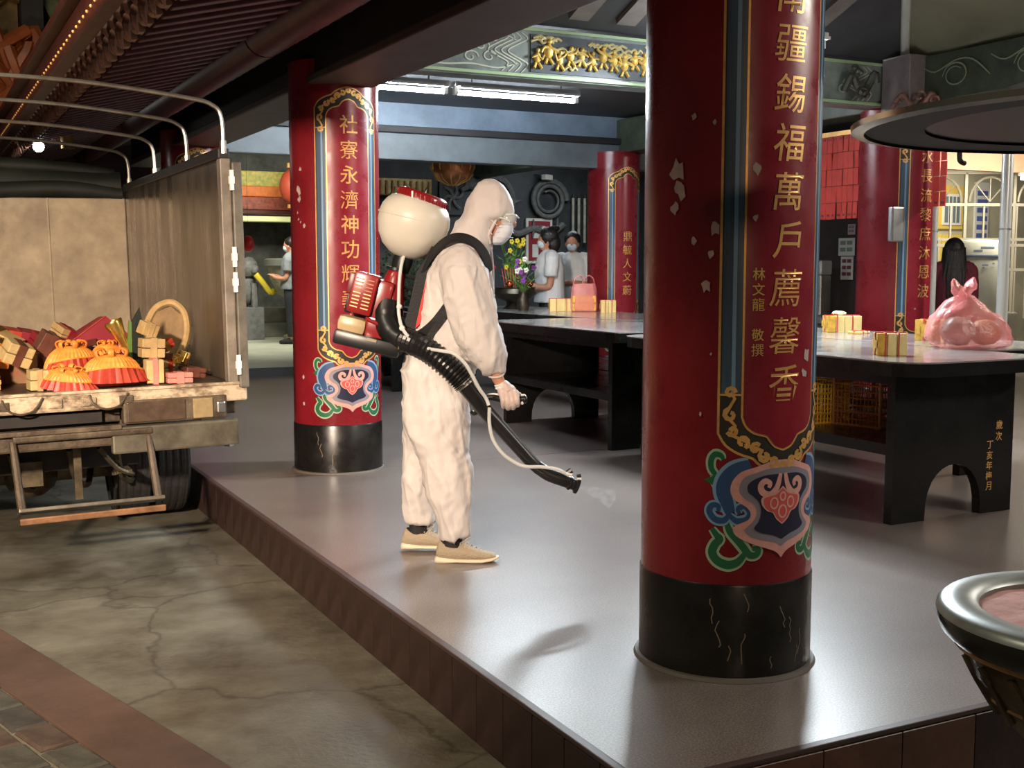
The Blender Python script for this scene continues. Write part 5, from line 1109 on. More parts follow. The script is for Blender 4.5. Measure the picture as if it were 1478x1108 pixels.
# ---------------------------------------------------------------- the worker in the white coverall
S = .003165                                    # figure grid: one unit is 3.165 mm; x forward, z up, y away from the street side
PW = empty('person', (2.15, 4.856, 0), -TH, 'person in white hooded coverall, mask and goggles, gloved hand on the sprayer lance, walking right', 'person')
def J(x, y, d=0): return Vector(((x-650)*S, d*S, (802-y)*S))
def fslices(bm, L, n=28, ex=2.2):
    """stack of horizontal rounded sections: (y, x back, x front, half depth, depth centre, tilt)"""
    rings = []
    for row in L:
        y, xb, xf, b = row[:4]; dc = row[4] if len(row) > 4 else 0; tl = row[5] if len(row) > 5 else 0
        ring = []
        for k in range(n):
            a = 2*PI*k/n; c, s = math.cos(a), math.sin(a)
            ex_ = (xf-xb)/2*math.copysign(abs(c)**(2/ex), c); ey_ = b*math.copysign(abs(s)**(2/ex), s)
            ring.append(bm.verts.new(J((xb+xf)/2+ex_, y+tl*c, dc+ey_)))
        rings.append(ring)
    for a_, b_ in zip(rings, rings[1:]):
        for k in range(n): bm.faces.new((a_[k], a_[(k+1)%n], b_[(k+1)%n], b_[k]))
    bm.faces.new(rings[0]); bm.faces.new(rings[-1][::-1])
def limb(bm, P, n=16, sm=4):
    pts = cr([tuple(J(*p[:3])) + () for p in P], sm); rr = [p[3]*S for p in P]; R = []
    for i in range(len(P)-1):
        for k in range(sm): R.append(rr[i]+(rr[i+1]-rr[i])*k/sm)
    R.append(rr[-1]); tube(bm, pts, R, n)
def remesh(name, bm, m, parent, vox, smooth=6, fn=None):
    o = finish(name, bm, m, parent, 'all')
    applied(o, [('REMESH', dict(mode='VOXEL', voxel_size=vox, use_smooth_shade=True)), ('SMOOTH', dict(factor=.5, iterations=smooth))])
    if fn:
        me = o.data; nrm = [Vector(v.normal) for v in me.vertices]
        for v, n_ in zip(me.vertices, nrm): v.co = fn(v.co, n_)
        me.update()
    for p in o.data.polygons: p.use_smooth = True
    return o
def wr(co, n):
    """folds of loose non-woven fabric"""
    x, y, z = co
    k = noise.noise(Vector((x*14+y*6+z*3, y*9, z*3.2)))                 # long slanting folds
    k = (1-abs(k)*2.2)
    k2 = noise.noise(Vector((x*22-z*9, y*20, z*15+x*6))); k2 = 1-abs(k2)*2
    k3 = noise.noise(Vector((x*16, y*9, z*6+x*14))); k3 = max(0, 1-abs(k3)*6)**1.5      # sharp creases
    amp = .011 if z < 1.32 else .006
    return co + n*(k*amp*1.1 + k2*amp*.35 + k3*amp*.55)
# coverall: torso, hood, sleeves and trousers in one continuous piece
bm = B()
fslices(bm, [(264, 702, 711, 4), (266, 697, 718, 9), (272, 690, 726, 17), (281, 684, 733, 22), (292, 678, 738, 26), (302, 674, 741, 28), (310, 671, 741, 29), (315, 668, 737, 29), (320, 664, 722, 28.5), (333, 657, 713, 29), (345, 649, 710, 33), (353, 641, 710, 42), (360, 634, 709, 50), (370, 627, 709, 55), (385, 622, 711, 57), (400, 618, 712, 57), (440, 610, 711, 55), (480, 601, 706, 53), (510, 592, 698, 52), (525, 587, 690, 52), (540, 584, 681, 52), (560, 583, 676, 50), (585, 586, 673, 46)])
fslices(bm, [(550, 590, 676, 27, -24), (580, 588, 676, 28, -25), (620, 595, 676, 27, -27), (645, 603, 675, 26, -28), (652, 607, 677, 26, -29), (670, 612, 681, 27, -30), (700, 620, 681, 27, -31), (730, 629, 678, 26, -32), (750, 634, 677, 24, -33), (762, 636, 678, 23, -33, -3), (767, 637, 677, 22, -33, -4)])
fslices(bm, [(550, 586, 655, 26, 24), (580, 584, 648, 27, 25), (620, 583, 634, 26, 27), (650, 582, 624, 26, 28), (690, 582, 618, 25, 30), (720, 582, 620, 25, 30), (745, 583, 624, 24, 31), (757, 585, 625, 23, 31)])
limb(bm, [(668, 378, -38, 30), (672, 395, -52, 32), (680, 430, -60, 31), (688, 462, -63, 29), (699, 490, -62, 25), (710, 512, -60, 20), (716, 525, -59, 13.5), (717, 531, -59, 11)], 20)
limb(bm, [(670, 376, 40, 28), (675, 400, 54, 30), (685, 440, 60, 28), (688, 470, 58, 25), (694, 500, 52, 19), (698, 512, 46, 12)], 20)
cov = remesh('coverall', bm, M_cover, PW, .0085, 5, wr)
bm = B(); tube(bm, cr([J(*p) for p in [(715, 301, -27), (719, 309, -22), (718, 318, -20), (712, 330, -21), (707, 341, -22), (709, 352, -16)]], 5), .0065, 8); finish('hood_edge', bm, M_cover, cov, True)
bm = B(); tube(bm, cr([J(*p) for p in [(715, 301, 27), (719, 309, 22), (718, 318, 20), (712, 330, 21), (707, 341, 22), (709, 352, 16)]], 5), .0065, 8); finish('hood_edge', bm, M_cover, cov, True)
bm = B(); tube(bm, cr([J(*p) for p in [(709, 354, -8), (712, 380, -5), (713, 420, -3), (711, 460, -3), (703, 500, -3)]], 5), .006, 8); finish('front_zip_flap', bm, M_cover, cov, True)
def cuff(x, y, d, r, nm='elastic_cuff', ax=(.1, .35, -1)):
    bm = B(); c = J(x, y, d); q = Vector(ax).normalized().to_track_quat('Z', 'Y').to_matrix().to_4x4(); n = 40
    lathe(bm, [(r*S*.9, -.004), (r*S*1.02, -.003), (r*S*1.02, .003), (r*S*.9, .004)], n, c, q); return finish(nm, bm, M_cover, cov, True)
cuff(717.5, 532, -59, 11.5)
# body: one continuous skin mesh (head with face, torso, arms, legs) under the coverall
bm = B()
sph(bm, J(706, 309, 0), S*31, 20, (.93, .76, 1.12), (0, .30, 0))
fslices(bm, [(322, 690, 738, 15), (334, 694, 737, 15), (346, 698, 732, 12), (353, 702, 726, 8)], 20)       # jaw
sph(bm, J(740, 325), S*5, 8, (1.3, .9, 1.2)); sph(bm, J(737, 311), S*5, 8, (1, 3.2, .8)); sph(bm, J(735, 340), S*3.5, 8, (1, 2, .6))
for s in (-1, 1): sph(bm, J(700, 318, s*22), S*7, 10, (.8, .35, 1.2))
limb(bm, [(700, 330, 0, 16), (688, 352, 0, 18), (676, 372, 0, 26), (670, 400, 0, 34), (660, 440, 0, 36), (648, 490, 0, 34), (636, 540, 0, 36)], 16)
limb(bm, [(672, 375, -30, 16), (675, 395, -48, 17), (684, 440, -58, 15), (696, 480, -61, 13), (708, 508, -60, 12), (716, 528, -59, 9.5), (723, 544, -58, 7.6), (726, 549, -58, 7.5)], 14)
limb(bm, [(672, 375, 30, 16), (675, 395, 48, 17), (686, 440, 56, 15), (690, 480, 56, 13), (696, 505, 50, 11), (700, 520, 44, 8)], 14)
limb(bm, [(640, 545, -22, 24), (640, 620, -24, 21), (648, 655, -26, 16), (653, 700, -30, 14), (656, 745, -33, 10), (654, 770, -34, 9), (656, 784, -34, 9)], 14)
limb(bm, [(625, 545, 22, 24), (610, 620, 24, 20), (603, 655, 27, 16), (602, 700, 29, 14), (604, 745, 31, 10), (600, 765, 31, 9), (604, 778, 31, 9)], 14)
# right hand closed round the grip: palm, four fingers, thumb
def hand(bm, g=0):
    def f(P): limb(bm, [(x, y, d, r+g) for x, y, d, r in P], 10, 3)
    f([(724, 545, -58, 7.5), (729, 551, -59, 9.5), (733, 557, -60, 9)]); f([(727, 551, -58, 8), (736, 555, -57, 8.5), (741, 561, -57, 7)])
    f([(724, 548, -60, 6), (727, 558, -63, 6), (729, 564, -64, 5)])
    F = [(727, 566, 3.0), (733.5, 567, 3.2), (740, 567, 3.1), (746, 565.5, 2.8)]
    for i, (x, y, r) in enumerate(F):
        L = (0, 1.5, 1, -1)[i]
        f([(x-2, y-10, -63, r+1), (x, y-2, -70+i*.4, r+.5), (x+1, y+6+L, -69, r), (x+1, y+10+L, -62, r-.1), (x, y+7+L, -55, r-.3), (x-.5, y+3, -52.5, r-.7)])
    f([(731, 552, -54, 4.2), (737, 556, -49, 4.0), (743, 559, -48, 3.6), (748, 561, -51, 3.2), (751, 562.5, -54, 2.7)])
hand(bm)
# left hand resting on the far side of the harness
for i in range(4): limb(bm, [(700, 520, 44-i*2, 4), (704, 526+i*2, 42-i*5, 3.3), (706, 534+i, 40-i*5, 3), (703, 539+i, 37-i*5, 2.8)], 8, 3)
limb(bm, [(700, 520, 42, 5), (700, 528, 34, 4), (702, 534, 30, 3)], 8, 3)
remesh('body', bm, M_skin, PW, .0036, 3)
# thin translucent glove over the right hand
bm = B(); hand(bm, 1.0); limb(bm, [(725.5, 547, -58, 9), (728, 551, -58.5, 9.5)], 12, 3)
gl = remesh('glove', bm, mat('translucent_glove', (.85, .82, .80), .35, alpha=.42, bump=.4, bs=60), PW, .0030, 2)
bm = B(); q = Vector((.35, .1, -1)).normalized().to_track_quat('Z', 'Y').to_matrix().to_4x4(); lathe(bm, [(.026, -.010), (.030, -.006), (.0275, 0), (.031, .007), (.027, .010)], 24, J(724.5, 547, -58), q); crumple(bm, .003, 40); finish('glove_cuff', bm, mat('glove_cuff', (.85, .83, .80), .4, alpha=.8), gl, True)
# goggles, mask
bm = B()
fslices(bm, [(312, 728, 742, 19), (314, 724, 747, 22), (320, 722, 746, 23), (326, 723, 742, 21), (330, 727, 738, 14)], 24, 3); gg = finish('goggles', bm, mat('clear_goggle_plastic', (.80, .86, .84), .15, alpha=.45), PW, True)
bm = B(); tube(bm, cr([J(*p) for p in [(716, 316, -25), (728, 318, -24), (737, 322, -23)]], 4), .004, 6); tube(bm, cr([J(*p) for p in [(724, 313, -22), (742, 312, -17), (748, 316, -8), (748.5, 316, 8), (742, 312, 17), (724, 313, 22)]], 4), .0035, 6); finish('goggle_frame', bm, mat('goggle_frame', (.65, .72, .70), .3), gg, True)
bm = B(); fslices(bm, [(323, 726, 741, 13), (328, 718, 742, 19), (336, 714, 741, 21), (344, 711, 737, 20), (351, 710, 730, 16), (354, 713, 725, 9)], 24, 2.4)
mk = remesh('face_mask', bm, mat('mask_fabric', (.62, .66, .72), .7), PW, .004, 2)
for q in (330, 337, 344):
    bm = B(); tube(bm, cr([J(*p) for p in [(718, q, -20.5), (730, q-.5, -18), (741-.02*(q-330)**1.5, q, -8), (742.5-.03*(q-330)**1.5, q, 0)]], 4), .0014, 5); finish('mask_pleat', bm, mat('mask_fabric', (.62, .66, .72)), mk)
bm = B(); tube(bm, cr([J(*p) for p in [(719, 327, -20), (710, 320, -24), (703, 319, -25), (702, 326, -25), (712, 340, -22)]], 4), .0018, 5); finish('ear_loop', bm, M_white, mk)
# shoes and socks
M_shoe = mat('beige_knit', (.36, .29, .20), .8, bump=.5, bs=120, var=.1, vs=14); M_sole = mat('cream_sole', (.74, .62, .46), .55, var=.1, vs=12)
def shoe(nm, ox, oy, d, sc_, tilt=0, label=None):
    def q(x, y, dd=0): return (ox+x*sc_, oy+y*sc_ - tilt*(x/90.), d+dd)
    bm = B()
    # sole: outline stations from heel to toe (x, half width, bottom, top)
    st = [(0, 5, -1, -9), (3, 9, 0, -13), (14, 12, 0, -11), (30, 11, -1, -8), (48, 12.5, -.5, -7.5), (66, 14, 0, -7.5), (80, 12, -1.5, -9), (88, 7, -4, -10), (91, 3, -6, -10)]
    def loft(bm, st):
        R_ = []
        for x, w, b_, t_ in st:
            R_.append([bm.verts.new(J(*q(x, (b_+t_)/2 + (b_-t_)/2*math.sin(a), w*math.cos(a)))) for a in [k*2*PI/16 for k in range(16)]])
        for a_, b2 in zip(R_, R_[1:]):
            for k in range(16): bm.faces.new((a_[k], a_[(k+1)%16], b2[(k+1)%16], b2[k]))
        bm.faces.new(R_[0]); bm.faces.new(R_[-1])
    loft(bm, [(x, w, b_, t_) for x, w, b_, t_ in st]); 
    sh_ = empty(nm); sh_.parent = PW
    so = remesh('sole', bm, M_sole, sh_, .003, 1)
    bm = B(); loft(bm, [(2, 6, -8, -22), (6, 9.5, -6, -33), (14, 11, -5, -33), (24, 11, -5, -30), (36, 11.5, -4, -30), (46, 12, -4, -27), (58, 12.5, -4, -21), (70, 12, -4, -17.5), (80, 10, -5, -15), (87, 6, -6, -12)])
    up = remesh('upper', bm, M_shoe, sh_, .003, 3)
    bm = B(); tube(bm, [v for v in [J(*q(10+14*(1-math.cos(a))/1.0, -33+7*math.sin(a)**2*1.0 - 0*1, 8.5*math.sin(a))) for a in [k*PI/10 for k in range(21)]]], .005, 6); finish('collar', bm, M_blkcl, sh_, True)
    bm = B()
    for i in range(5):
        x = 37+i*6.2; y = -31+i*3.1; tube(bm, cr([J(*q(x-1, y+4, -9)), J(*q(x, y-.4, -4)), J(*q(x+1.5, y-1.4, 0)), J(*q(x+3, y-.4, 4)), J(*q(x+4, y+4, 9))], 3), .0026, 5)
    tube(bm, cr([J(*q(38, -31, 0)), J(*q(44, -37, -5)), J(*q(50, -38, -9)), J(*q(45, -32, -6)), J(*q(39, -31, -1))], 4), .0022, 5)
    tube(bm, cr([J(*q(38, -31, 0)), J(*q(40, -38, 5)), J(*q(47, -40, 8)), J(*q(43, -33, 4)), J(*q(39, -31, 1))], 4), .0022, 5)
    finish('laces', bm, mat('lace_beige', (.50, .42, .28), .7), sh_, True)
    return sh_
shoe('shoe', 630, 804.5, -34, 1.0, 2)
shoe('shoe', 576, 800, 31, .97, 2)
for x0, y0, d in ((653, 772, -34), (600, 766, 31)):
    bm = B(); fslices(bm, [(y0-10, x0-12, x0+13, 10.5, d), (y0, x0-12, x0+14, 11, d), (y0+7, x0-13, x0+16, 11, d, 2)], 20); finish('sock', bm, M_blkcl, PW, True)

# ---------------------------------------------------------------- the backpack mist sprayer (its own thing, carried)
SP = empty('backpack_sprayer', (2.15, 4.856, 0), -TH, 'red and black motor backpack mist sprayer with white tank, carried by the worker', 'sprayer')
def sp(name, bm, m, parent=None, smooth=True): return finish(name, bm, m, parent or SP, smooth)
AX2 = Matrix.Rotation(.34, 4, 'Y'); AX = Matrix.Rotation(.26, 4, 'Y')                     # the pack leans 15 degrees forward
bm = B(); k = S
lathe(bm, [(.001, -45*k), (12*k, -45*k), (24*k, -40*k), (36*k, -31*k), (45*k, -17*k), (50*k, 0), (51*k, 12*k), (49*k, 23*k), (44*k, 32*k), (38*k, 38*k), (34*k, 40*k), (.001, 40*k)], 48, J(599, 329), AX)
tk = sp('tank', bm, M_tank)
bm = B(); lathe(bm, [(50.5*k, 8.5*k), (51.3*k, 9.5*k), (51.3*k, 10.5*k), (50.5*k, 11.5*k)], 48, J(598, 328), AX); sp('tank_seam', bm, M_tank, tk)
bm = B(); lathe(bm, [(.001, 49*k), (30*k, 49*k), (34*k, 47.5*k), (36*k, 45*k), (36.5*k, 37*k), (34*k, 36*k), (.001, 36*k)], 36, J(600, 328), AX2)
ld = sp('tank_lid', bm, M_redpl)
bm = B()
for q in range(36):
    a = q*PI/18; c = AX2 @ Vector((36.8*k*math.cos(a), 36.8*k*math.sin(a), 41*k)); box(bm, J(600, 328)+c, (.004, .004, .022), Matrix.Rotation(a, 4, 'Z'))
sp('lid_rib', bm, M_redpl, ld, False)['kind'] = 'stuff'
bm = B()
for a in (-1.9, 1.2): 
    c = AX2 @ Vector((36.8*k*math.cos(a), 36.8*k*math.sin(a), 41*k)); box(bm, J(600, 328)+c, (.008, .008, .030), Matrix.Rotation(a, 4, 'Z'), .002)
sp('lid_mark', bm, M_white, ld)
bm = B(); tube(bm, [J(589, 366), J(584, 378), J(580, 392)], [14*k, 15*k, 13*k], 20); tube(bm, [J(588.5, 364), J(586.5, 370)], [17*k, 17*k], 20); tube(bm, [J(577, 386), J(576.3, 390)], [16*k, 16*k], 20); sp('tank_neck', bm, M_blkpl)
# red fan housing and engine
bm = B(); tube(bm, cr([J(580, 388), J(574, 402), J(570, 420), J(566, 440)], 3), [11*k, 12*k, 14*k, 15*k, 16*k, 17*k, 18*k, 19*k, 20*k, 20*k], 20); sp('red_duct', bm, M_redpl)
bm = B(); box(bm, J(553, 440, 4), (30*k, 60*k, 74*k), AX, .02); eng = sp('fan_housing', bm, M_redpl)
bm = B(); lathe(bm, [(.001, -14*k), (30*k, -14*k), (36*k, -8*k), (36*k, 8*k), (30*k, 14*k), (.001, 14*k)], 32, J(548, 446, 18), AX @ Matrix.Rotation(PI/2, 4, 'X')); sp('fan_scroll', bm, M_redpl, eng)
bm = B(); box(bm, J(532, 422, -14), (35*k, 44*k, 58*k), AX, .014); ec = sp('engine_cover', bm, M_redpl)
for r_ in range(9):
    for c_ in range(2):
        bm = B(); c = AX @ Vector(((-8+c_*15)*k, -22.3*k, (20-r_*5.0)*k)); box(bm, J(532, 422, -14)+c, (11*k, .004, 1.9*k), AX, .001); sp('louvre', bm, mat('louvre_brown', (.30, .10, .05), .35, .3) if r_ < 4 else mat('louvre_highlight', (.60, .38, .18), .3, .4), ec, False)  # tan rows put the gold highlights of the slots into the colour
bm = B(); box(bm, J(516, 408, -10), (12*k, 30*k, 30*k), AX, .008); sp('recoil_cover', bm, mat('dark_red_plastic', (.12, .008, .012), .35), ec)
bm = B(); box(bm, J(511, 436, -14), (9*k, 22*k, 26*k), AX, .01); sp('air_filter', bm, M_blkpl, ec)
bm = B(); box(bm, J(548, 470, -12), (26*k, 30*k, 28*k), AX, .008); tube(bm, [J(538, 458, -28), J(556, 466, -30)], 3*k, 8); sp('carburettor_block', bm, M_redpl)
bm = B(); box(bm, J(515, 466, -16), (42*k, 30*k, 24*k), Matrix.Rotation(.24, 4, 'Y'), .03); ft = sp('fuel_tank', bm, mat('amber_fuel_tank', (.42, .31, .17), .35, sss=.2, var=.2, vs=9))
bm = B(); tube(bm, [J(534, 470, -18), J(541, 472, -18)], 6*k, 12); sp('fuel_cap', bm, M_blkpl, ft)
bm = B(); tube(bm, cr([J(564, 434, -8), J(562, 452, -14), J(567, 470, -22), J(580, 484, -30), (J(597, 488, -36))], 5), [19*k]*6+[18*k]*6+[17*k]*6+[16.5*k]*3, 24); sp('outlet_elbow', bm, M_blkpl)
bm = B(); tube(bm, [J(584, 473, -32), J(576, 498, -32)], 3*k, 8); tube(bm, cr([J(590, 470, -34), J(585, 490, -47), J(579, 503, -34)], 4), 2.5*k, 6); sp('hose_clip', bm, mat('brass_clip', (.50, .36, .16), .3, .8))
bm = B(); box(bm, J(537, 491, -2), (94*k, 84*k, 20*k), Matrix.Rotation(.24, 4, 'Y'), .014); sp('base_plate', bm, M_blkpl)
bm = B(); box(bm, J(545, 486, -45), (14*k, .004, 4*k), Matrix.Rotation(.24, 4, 'Y')); sp('base_label', bm, mat('faded_label', (.25, .22, .15), .5))
# back frame and pads
bm = B()
for d in (-26, 26): tube(bm, cr([J(632, 358, d), J(622, 380, d), (J(610, 420, d)), J(600, 455, d), J(590, 490, d), J(575, 500, d)], 4), 4.5*k, 8)
for yy, xx in ((384, 619), (430, 606), (470, 595)): tube(bm, [J(xx, yy, -26), J(xx, yy, 26)], 3.5*k, 8)
sp('back_frame', bm, M_blkpl)
bm = B(); prism(bm, [(J(x, y).x, J(x, y).z) for x, y in [(634, 360), (625, 366), (607, 392), (596, 440), (588, 466), (604, 472), (612, 440), (622, 400), (640, 364)]], 64*k, Matrix.Translation((0, -32*k, 0))); sp('back_board', bm, M_blkcl, None, False)
bm = B(); prism(bm, [(J(x, y).x, J(x, y).z) for x, y in [(621, 402), (612, 438), (605, 470), (614, 462), (622, 420), (625, 404)]], 70*k, Matrix.Translation((0, -36*k, 0))); sp('red_back_pad', bm, mat('red_pad', (.62, .03, .025), .6), None, False)
bm = B()
for i in range(5): tube(bm, [J(588-i*2, 398+i*15, -4), J(604-i*2, 402+i*15, -4)], 3*k, 6)
sp('mount_spring', bm, M_blkpl)
# straps: thick padded shoulder strap and thin lower strap on each side
def strap(nm, P, w, th, m=M_blkcl):
    bm = B(); pts = cr([J(*p) for p in P], 6); A = []
    for i, p in enumerate(pts):
        t = (pts[min(i+1, len(pts)-1)]-pts[max(i-1, 0)]).normalized()
        # outward direction from the shoulder axis
        c = J(674, 410, 0); o_ = (p-c); o_ -= t*o_.dot(t); o_.normalize(); sdir = t.cross(o_).normalized()
        A.append([bm.verts.new(p+sdir*w*a*S/2+o_*th*b*S/2) for a, b in ((-1, -1), (1, -1), (1, 1), (-1, 1))])
    for a_, b_ in zip(A, A[1:]):
        for q in range(4): bm.faces.new((a_[q], a_[(q+1)%4], b_[(q+1)%4], b_[q]))
    bm.faces.new(A[0]); bm.faces.new(A[-1]); return sp(nm, bm, m)
for s in (-1, 1):
    strap('shoulder_strap', [(612, 392, 24*s), (626, 371, 34*s), (640, 356, 42*s), (656, 346, 46*s), (672, 345, 48*s), (688, 352, 48*s), (699, 364, 45*s), (705, 378, 41*s), (707, 392, 34*s)], 16, 4)
strap('lower_strap', [(664, 426, -68), (655, 434, -64), (646, 446, -60), (633, 462, -57), (618, 475, -50), (604, 482, -40)], 13, 3)
strap('waist_strap', [(655, 436, -62), (648, 450, -62), (632, 470, -60), (624, 484, -58)], 7, 2)
# bellows hose, lance, nozzle
HP = cr([J(592, 486, -38), J(612, 492, -62), J(632, 503, -76), J(652, 519, -84), J(668, 534, -86), J(676, 543, -86)], 12)
bm = B(); tube(bm, HP, [(17.2 if i % 3 == 0 else 14.2)*k for i in range(len(HP))], 20); sp('bellows_hose', bm, M_blkpl, None, False)
def lance(name, P, R_, m=M_blkpl, par=None):
    bm = B(); pts = cr([J(*p) for p in P], 4); rr = []
    for i in range(len(R_)-1):
        for q in range(4): rr.append((R_[i]+(R_[i+1]-R_[i])*q/4)*k)
    rr.append(R_[-1]*k); tube(bm, pts, rr, 20); return sp(name, bm, m, par)
bm = B(); tube(bm, [J(673, 539, -86), J(678, 545, -86)], 14.5*k, 20); sp('hose_clamp', bm, M_steel)
lance('lance_pipe', [(675, 542, -86), (688, 560, -82), (702, 580, -76), (720, 600, -72), (742, 625, -70), (764, 650, -68), (778, 663, -68)], [13, 11.5, 10.5, 10, 9.5, 9, 9])
lance('nozzle_pipe', [(774, 659, -68), (790, 670, -68), (808, 677, -68), (824, 684, -68)], [9.3, 9.8, 9.5, 8])
bm = B(); d_ = (J(832, 686, -68)-J(808, 677, -68)).normalized(); qq = d_.to_track_quat('Z', 'Y').to_matrix().to_4x4()
lathe(bm, [(7*k, -8*k), (10*k, -6*k), (10*k, -3*k), (8*k, -2*k), (8*k, 2*k), (11.5*k, 4*k), (11.5*k, 8*k), (9*k, 9*k), (5*k, 6*k), (.001, 5*k)], 20, J(824, 684, -68), qq); nz = sp('nozzle', bm, M_blkpl)
bm = B(); tube(bm, [J(814, 670, -70), J(822, 664, -70)], 4*k, 8); tube(bm, [J(829, 673, -68), J(835, 672, -68)], 2.5*k, 8); sp('nozzle_valve', bm, M_blkpl, nz)
bm = B(); tube(bm, [J(829, 676, -72), J(835, 676, -72)], 2*k, 8); tube(bm, [J(814, 668, -76), J(822, 670, -76)], 2.2*k, 8); sp('nozzle_jet', bm, M_white, nz)
bm = B(); tube(bm, cr([J(698, 566, -72), J(706, 564, -66), J(716, 565, -60), J(730, 567.5, -60), J(746, 567.5, -60), J(757, 566, -60)], 4), [5*k]*4+[4.6*k]*16+[5*k], 12); sph(bm, J(757, 567, -60), 6*k, 12, (.7, 1, 1)); hdl = sp('pistol_grip', bm, M_blkpl)
bm = B(); tube(bm, cr([J(752, 561, -60), J(757, 561, -60), J(759, 566, -60)], 4), 1.6*k, 6); sph(bm, J(753.5, 571.5, -62), 2.6*k, 8); tube(bm, cr([J(706, 560, -64), J(714, 559, -62), J(721, 560, -61)], 3), 1.3*k, 6); sp('throttle_lever', bm, M_white, hdl)
bm = B(); tube(bm, cr([J(700, 578, -72), J(693, 583, -70), J(688, 586, -66), J(684, 584, -62)], 4), 3*k, 8); sp('support_handle', bm, M_blkpl)
bm = B(); tube(bm, cr([J(*p) for p in [(590, 366, -14), (586, 378, -20), (583, 400, -27), (582, 430, -32), (583, 452, -40), (589, 470, -52), (603, 485, -66), (622, 494, -82), (644, 497, -98), (661, 500, -104), (676, 513, -102), (686, 530, -98), (695, 548, -92), (704, 562, -86), (708, 572, -86)]], 6), 2.5*k, 8); sp('chemical_hose', bm, M_hose)
bm = B(); tube(bm, cr([J(*p) for p in [(709, 575, -86), (709, 598, -86), (714, 620, -84), (726, 638, -82), (741, 650, -80), (757, 657, -80), (780, 658, -79), (800, 661, -78), (812, 667, -76), (818, 671, -74)]], 6), 2.5*k, 8); sp('chemical_hose', bm, M_hose)
bm = B(); bx(bm, J(683, 0).x, J(690, 0).x, -.28, -.262, J(0, 542).z, J(0, 532).z, .003); tube(bm, [J(684, 530, -86), J(688, 545, -86)], 4*k, 8); sp('hose_bracket', bm, M_white)
for p in ((588, 469, -52), (583, 440, -36)):
    bm = B(); sph(bm, J(*p), 4.2*k, 8); sp('hose_ring', bm, M_white)
# fine spray leaving the nozzle
bm = B(); M4 = Matrix.Translation(J(834, 688, -68)) @ d_.to_track_quat('Z', 'Y').to_matrix().to_4x4()
lathe(bm, [(.001, 0), (.010, .0), (.026, .07), (.045, .15), (.001, .17)], 20, (0,0,0), M4)
mm = bpy.data.materials.new('spray_mist'); mm.use_nodes = True; nt = mm.node_tree; nt.nodes.clear()
out = nt.nodes.new('ShaderNodeOutputMaterial'); vol = nt.nodes.new('ShaderNodeVolumeScatter'); vol.inputs['Color'].default_value = (1, 1, 1, 1); vol.inputs['Anisotropy'].default_value = .4
tcn = nt.nodes.new('ShaderNodeTexCoord'); nz_ = nt.nodes.new('ShaderNodeTexNoise'); nz_.inputs['Scale'].default_value = 30; mr_ = nt.nodes.new('ShaderNodeMapRange'); mr_.inputs[1].default_value = .4; mr_.inputs[2].default_value = .7; mr_.inputs[3].default_value = 0; mr_.inputs[4].default_value = 5.5
nt.links.new(tcn.outputs['Object'], nz_.inputs[0]); nt.links.new(nz_.outputs['Fac'], mr_.inputs[0]); nt.links.new(mr_.outputs[0], vol.inputs['Density']); nt.links.new(vol.outputs[0], out.inputs['Volume'])
o = finish('spray_mist', bm, mm); o.location = (2.15, 4.856, 0); o.rotation_euler = (0, 0, -TH); tag(o, 'faint white mist leaving the sprayer nozzle', 'mist', None, 'stuff')

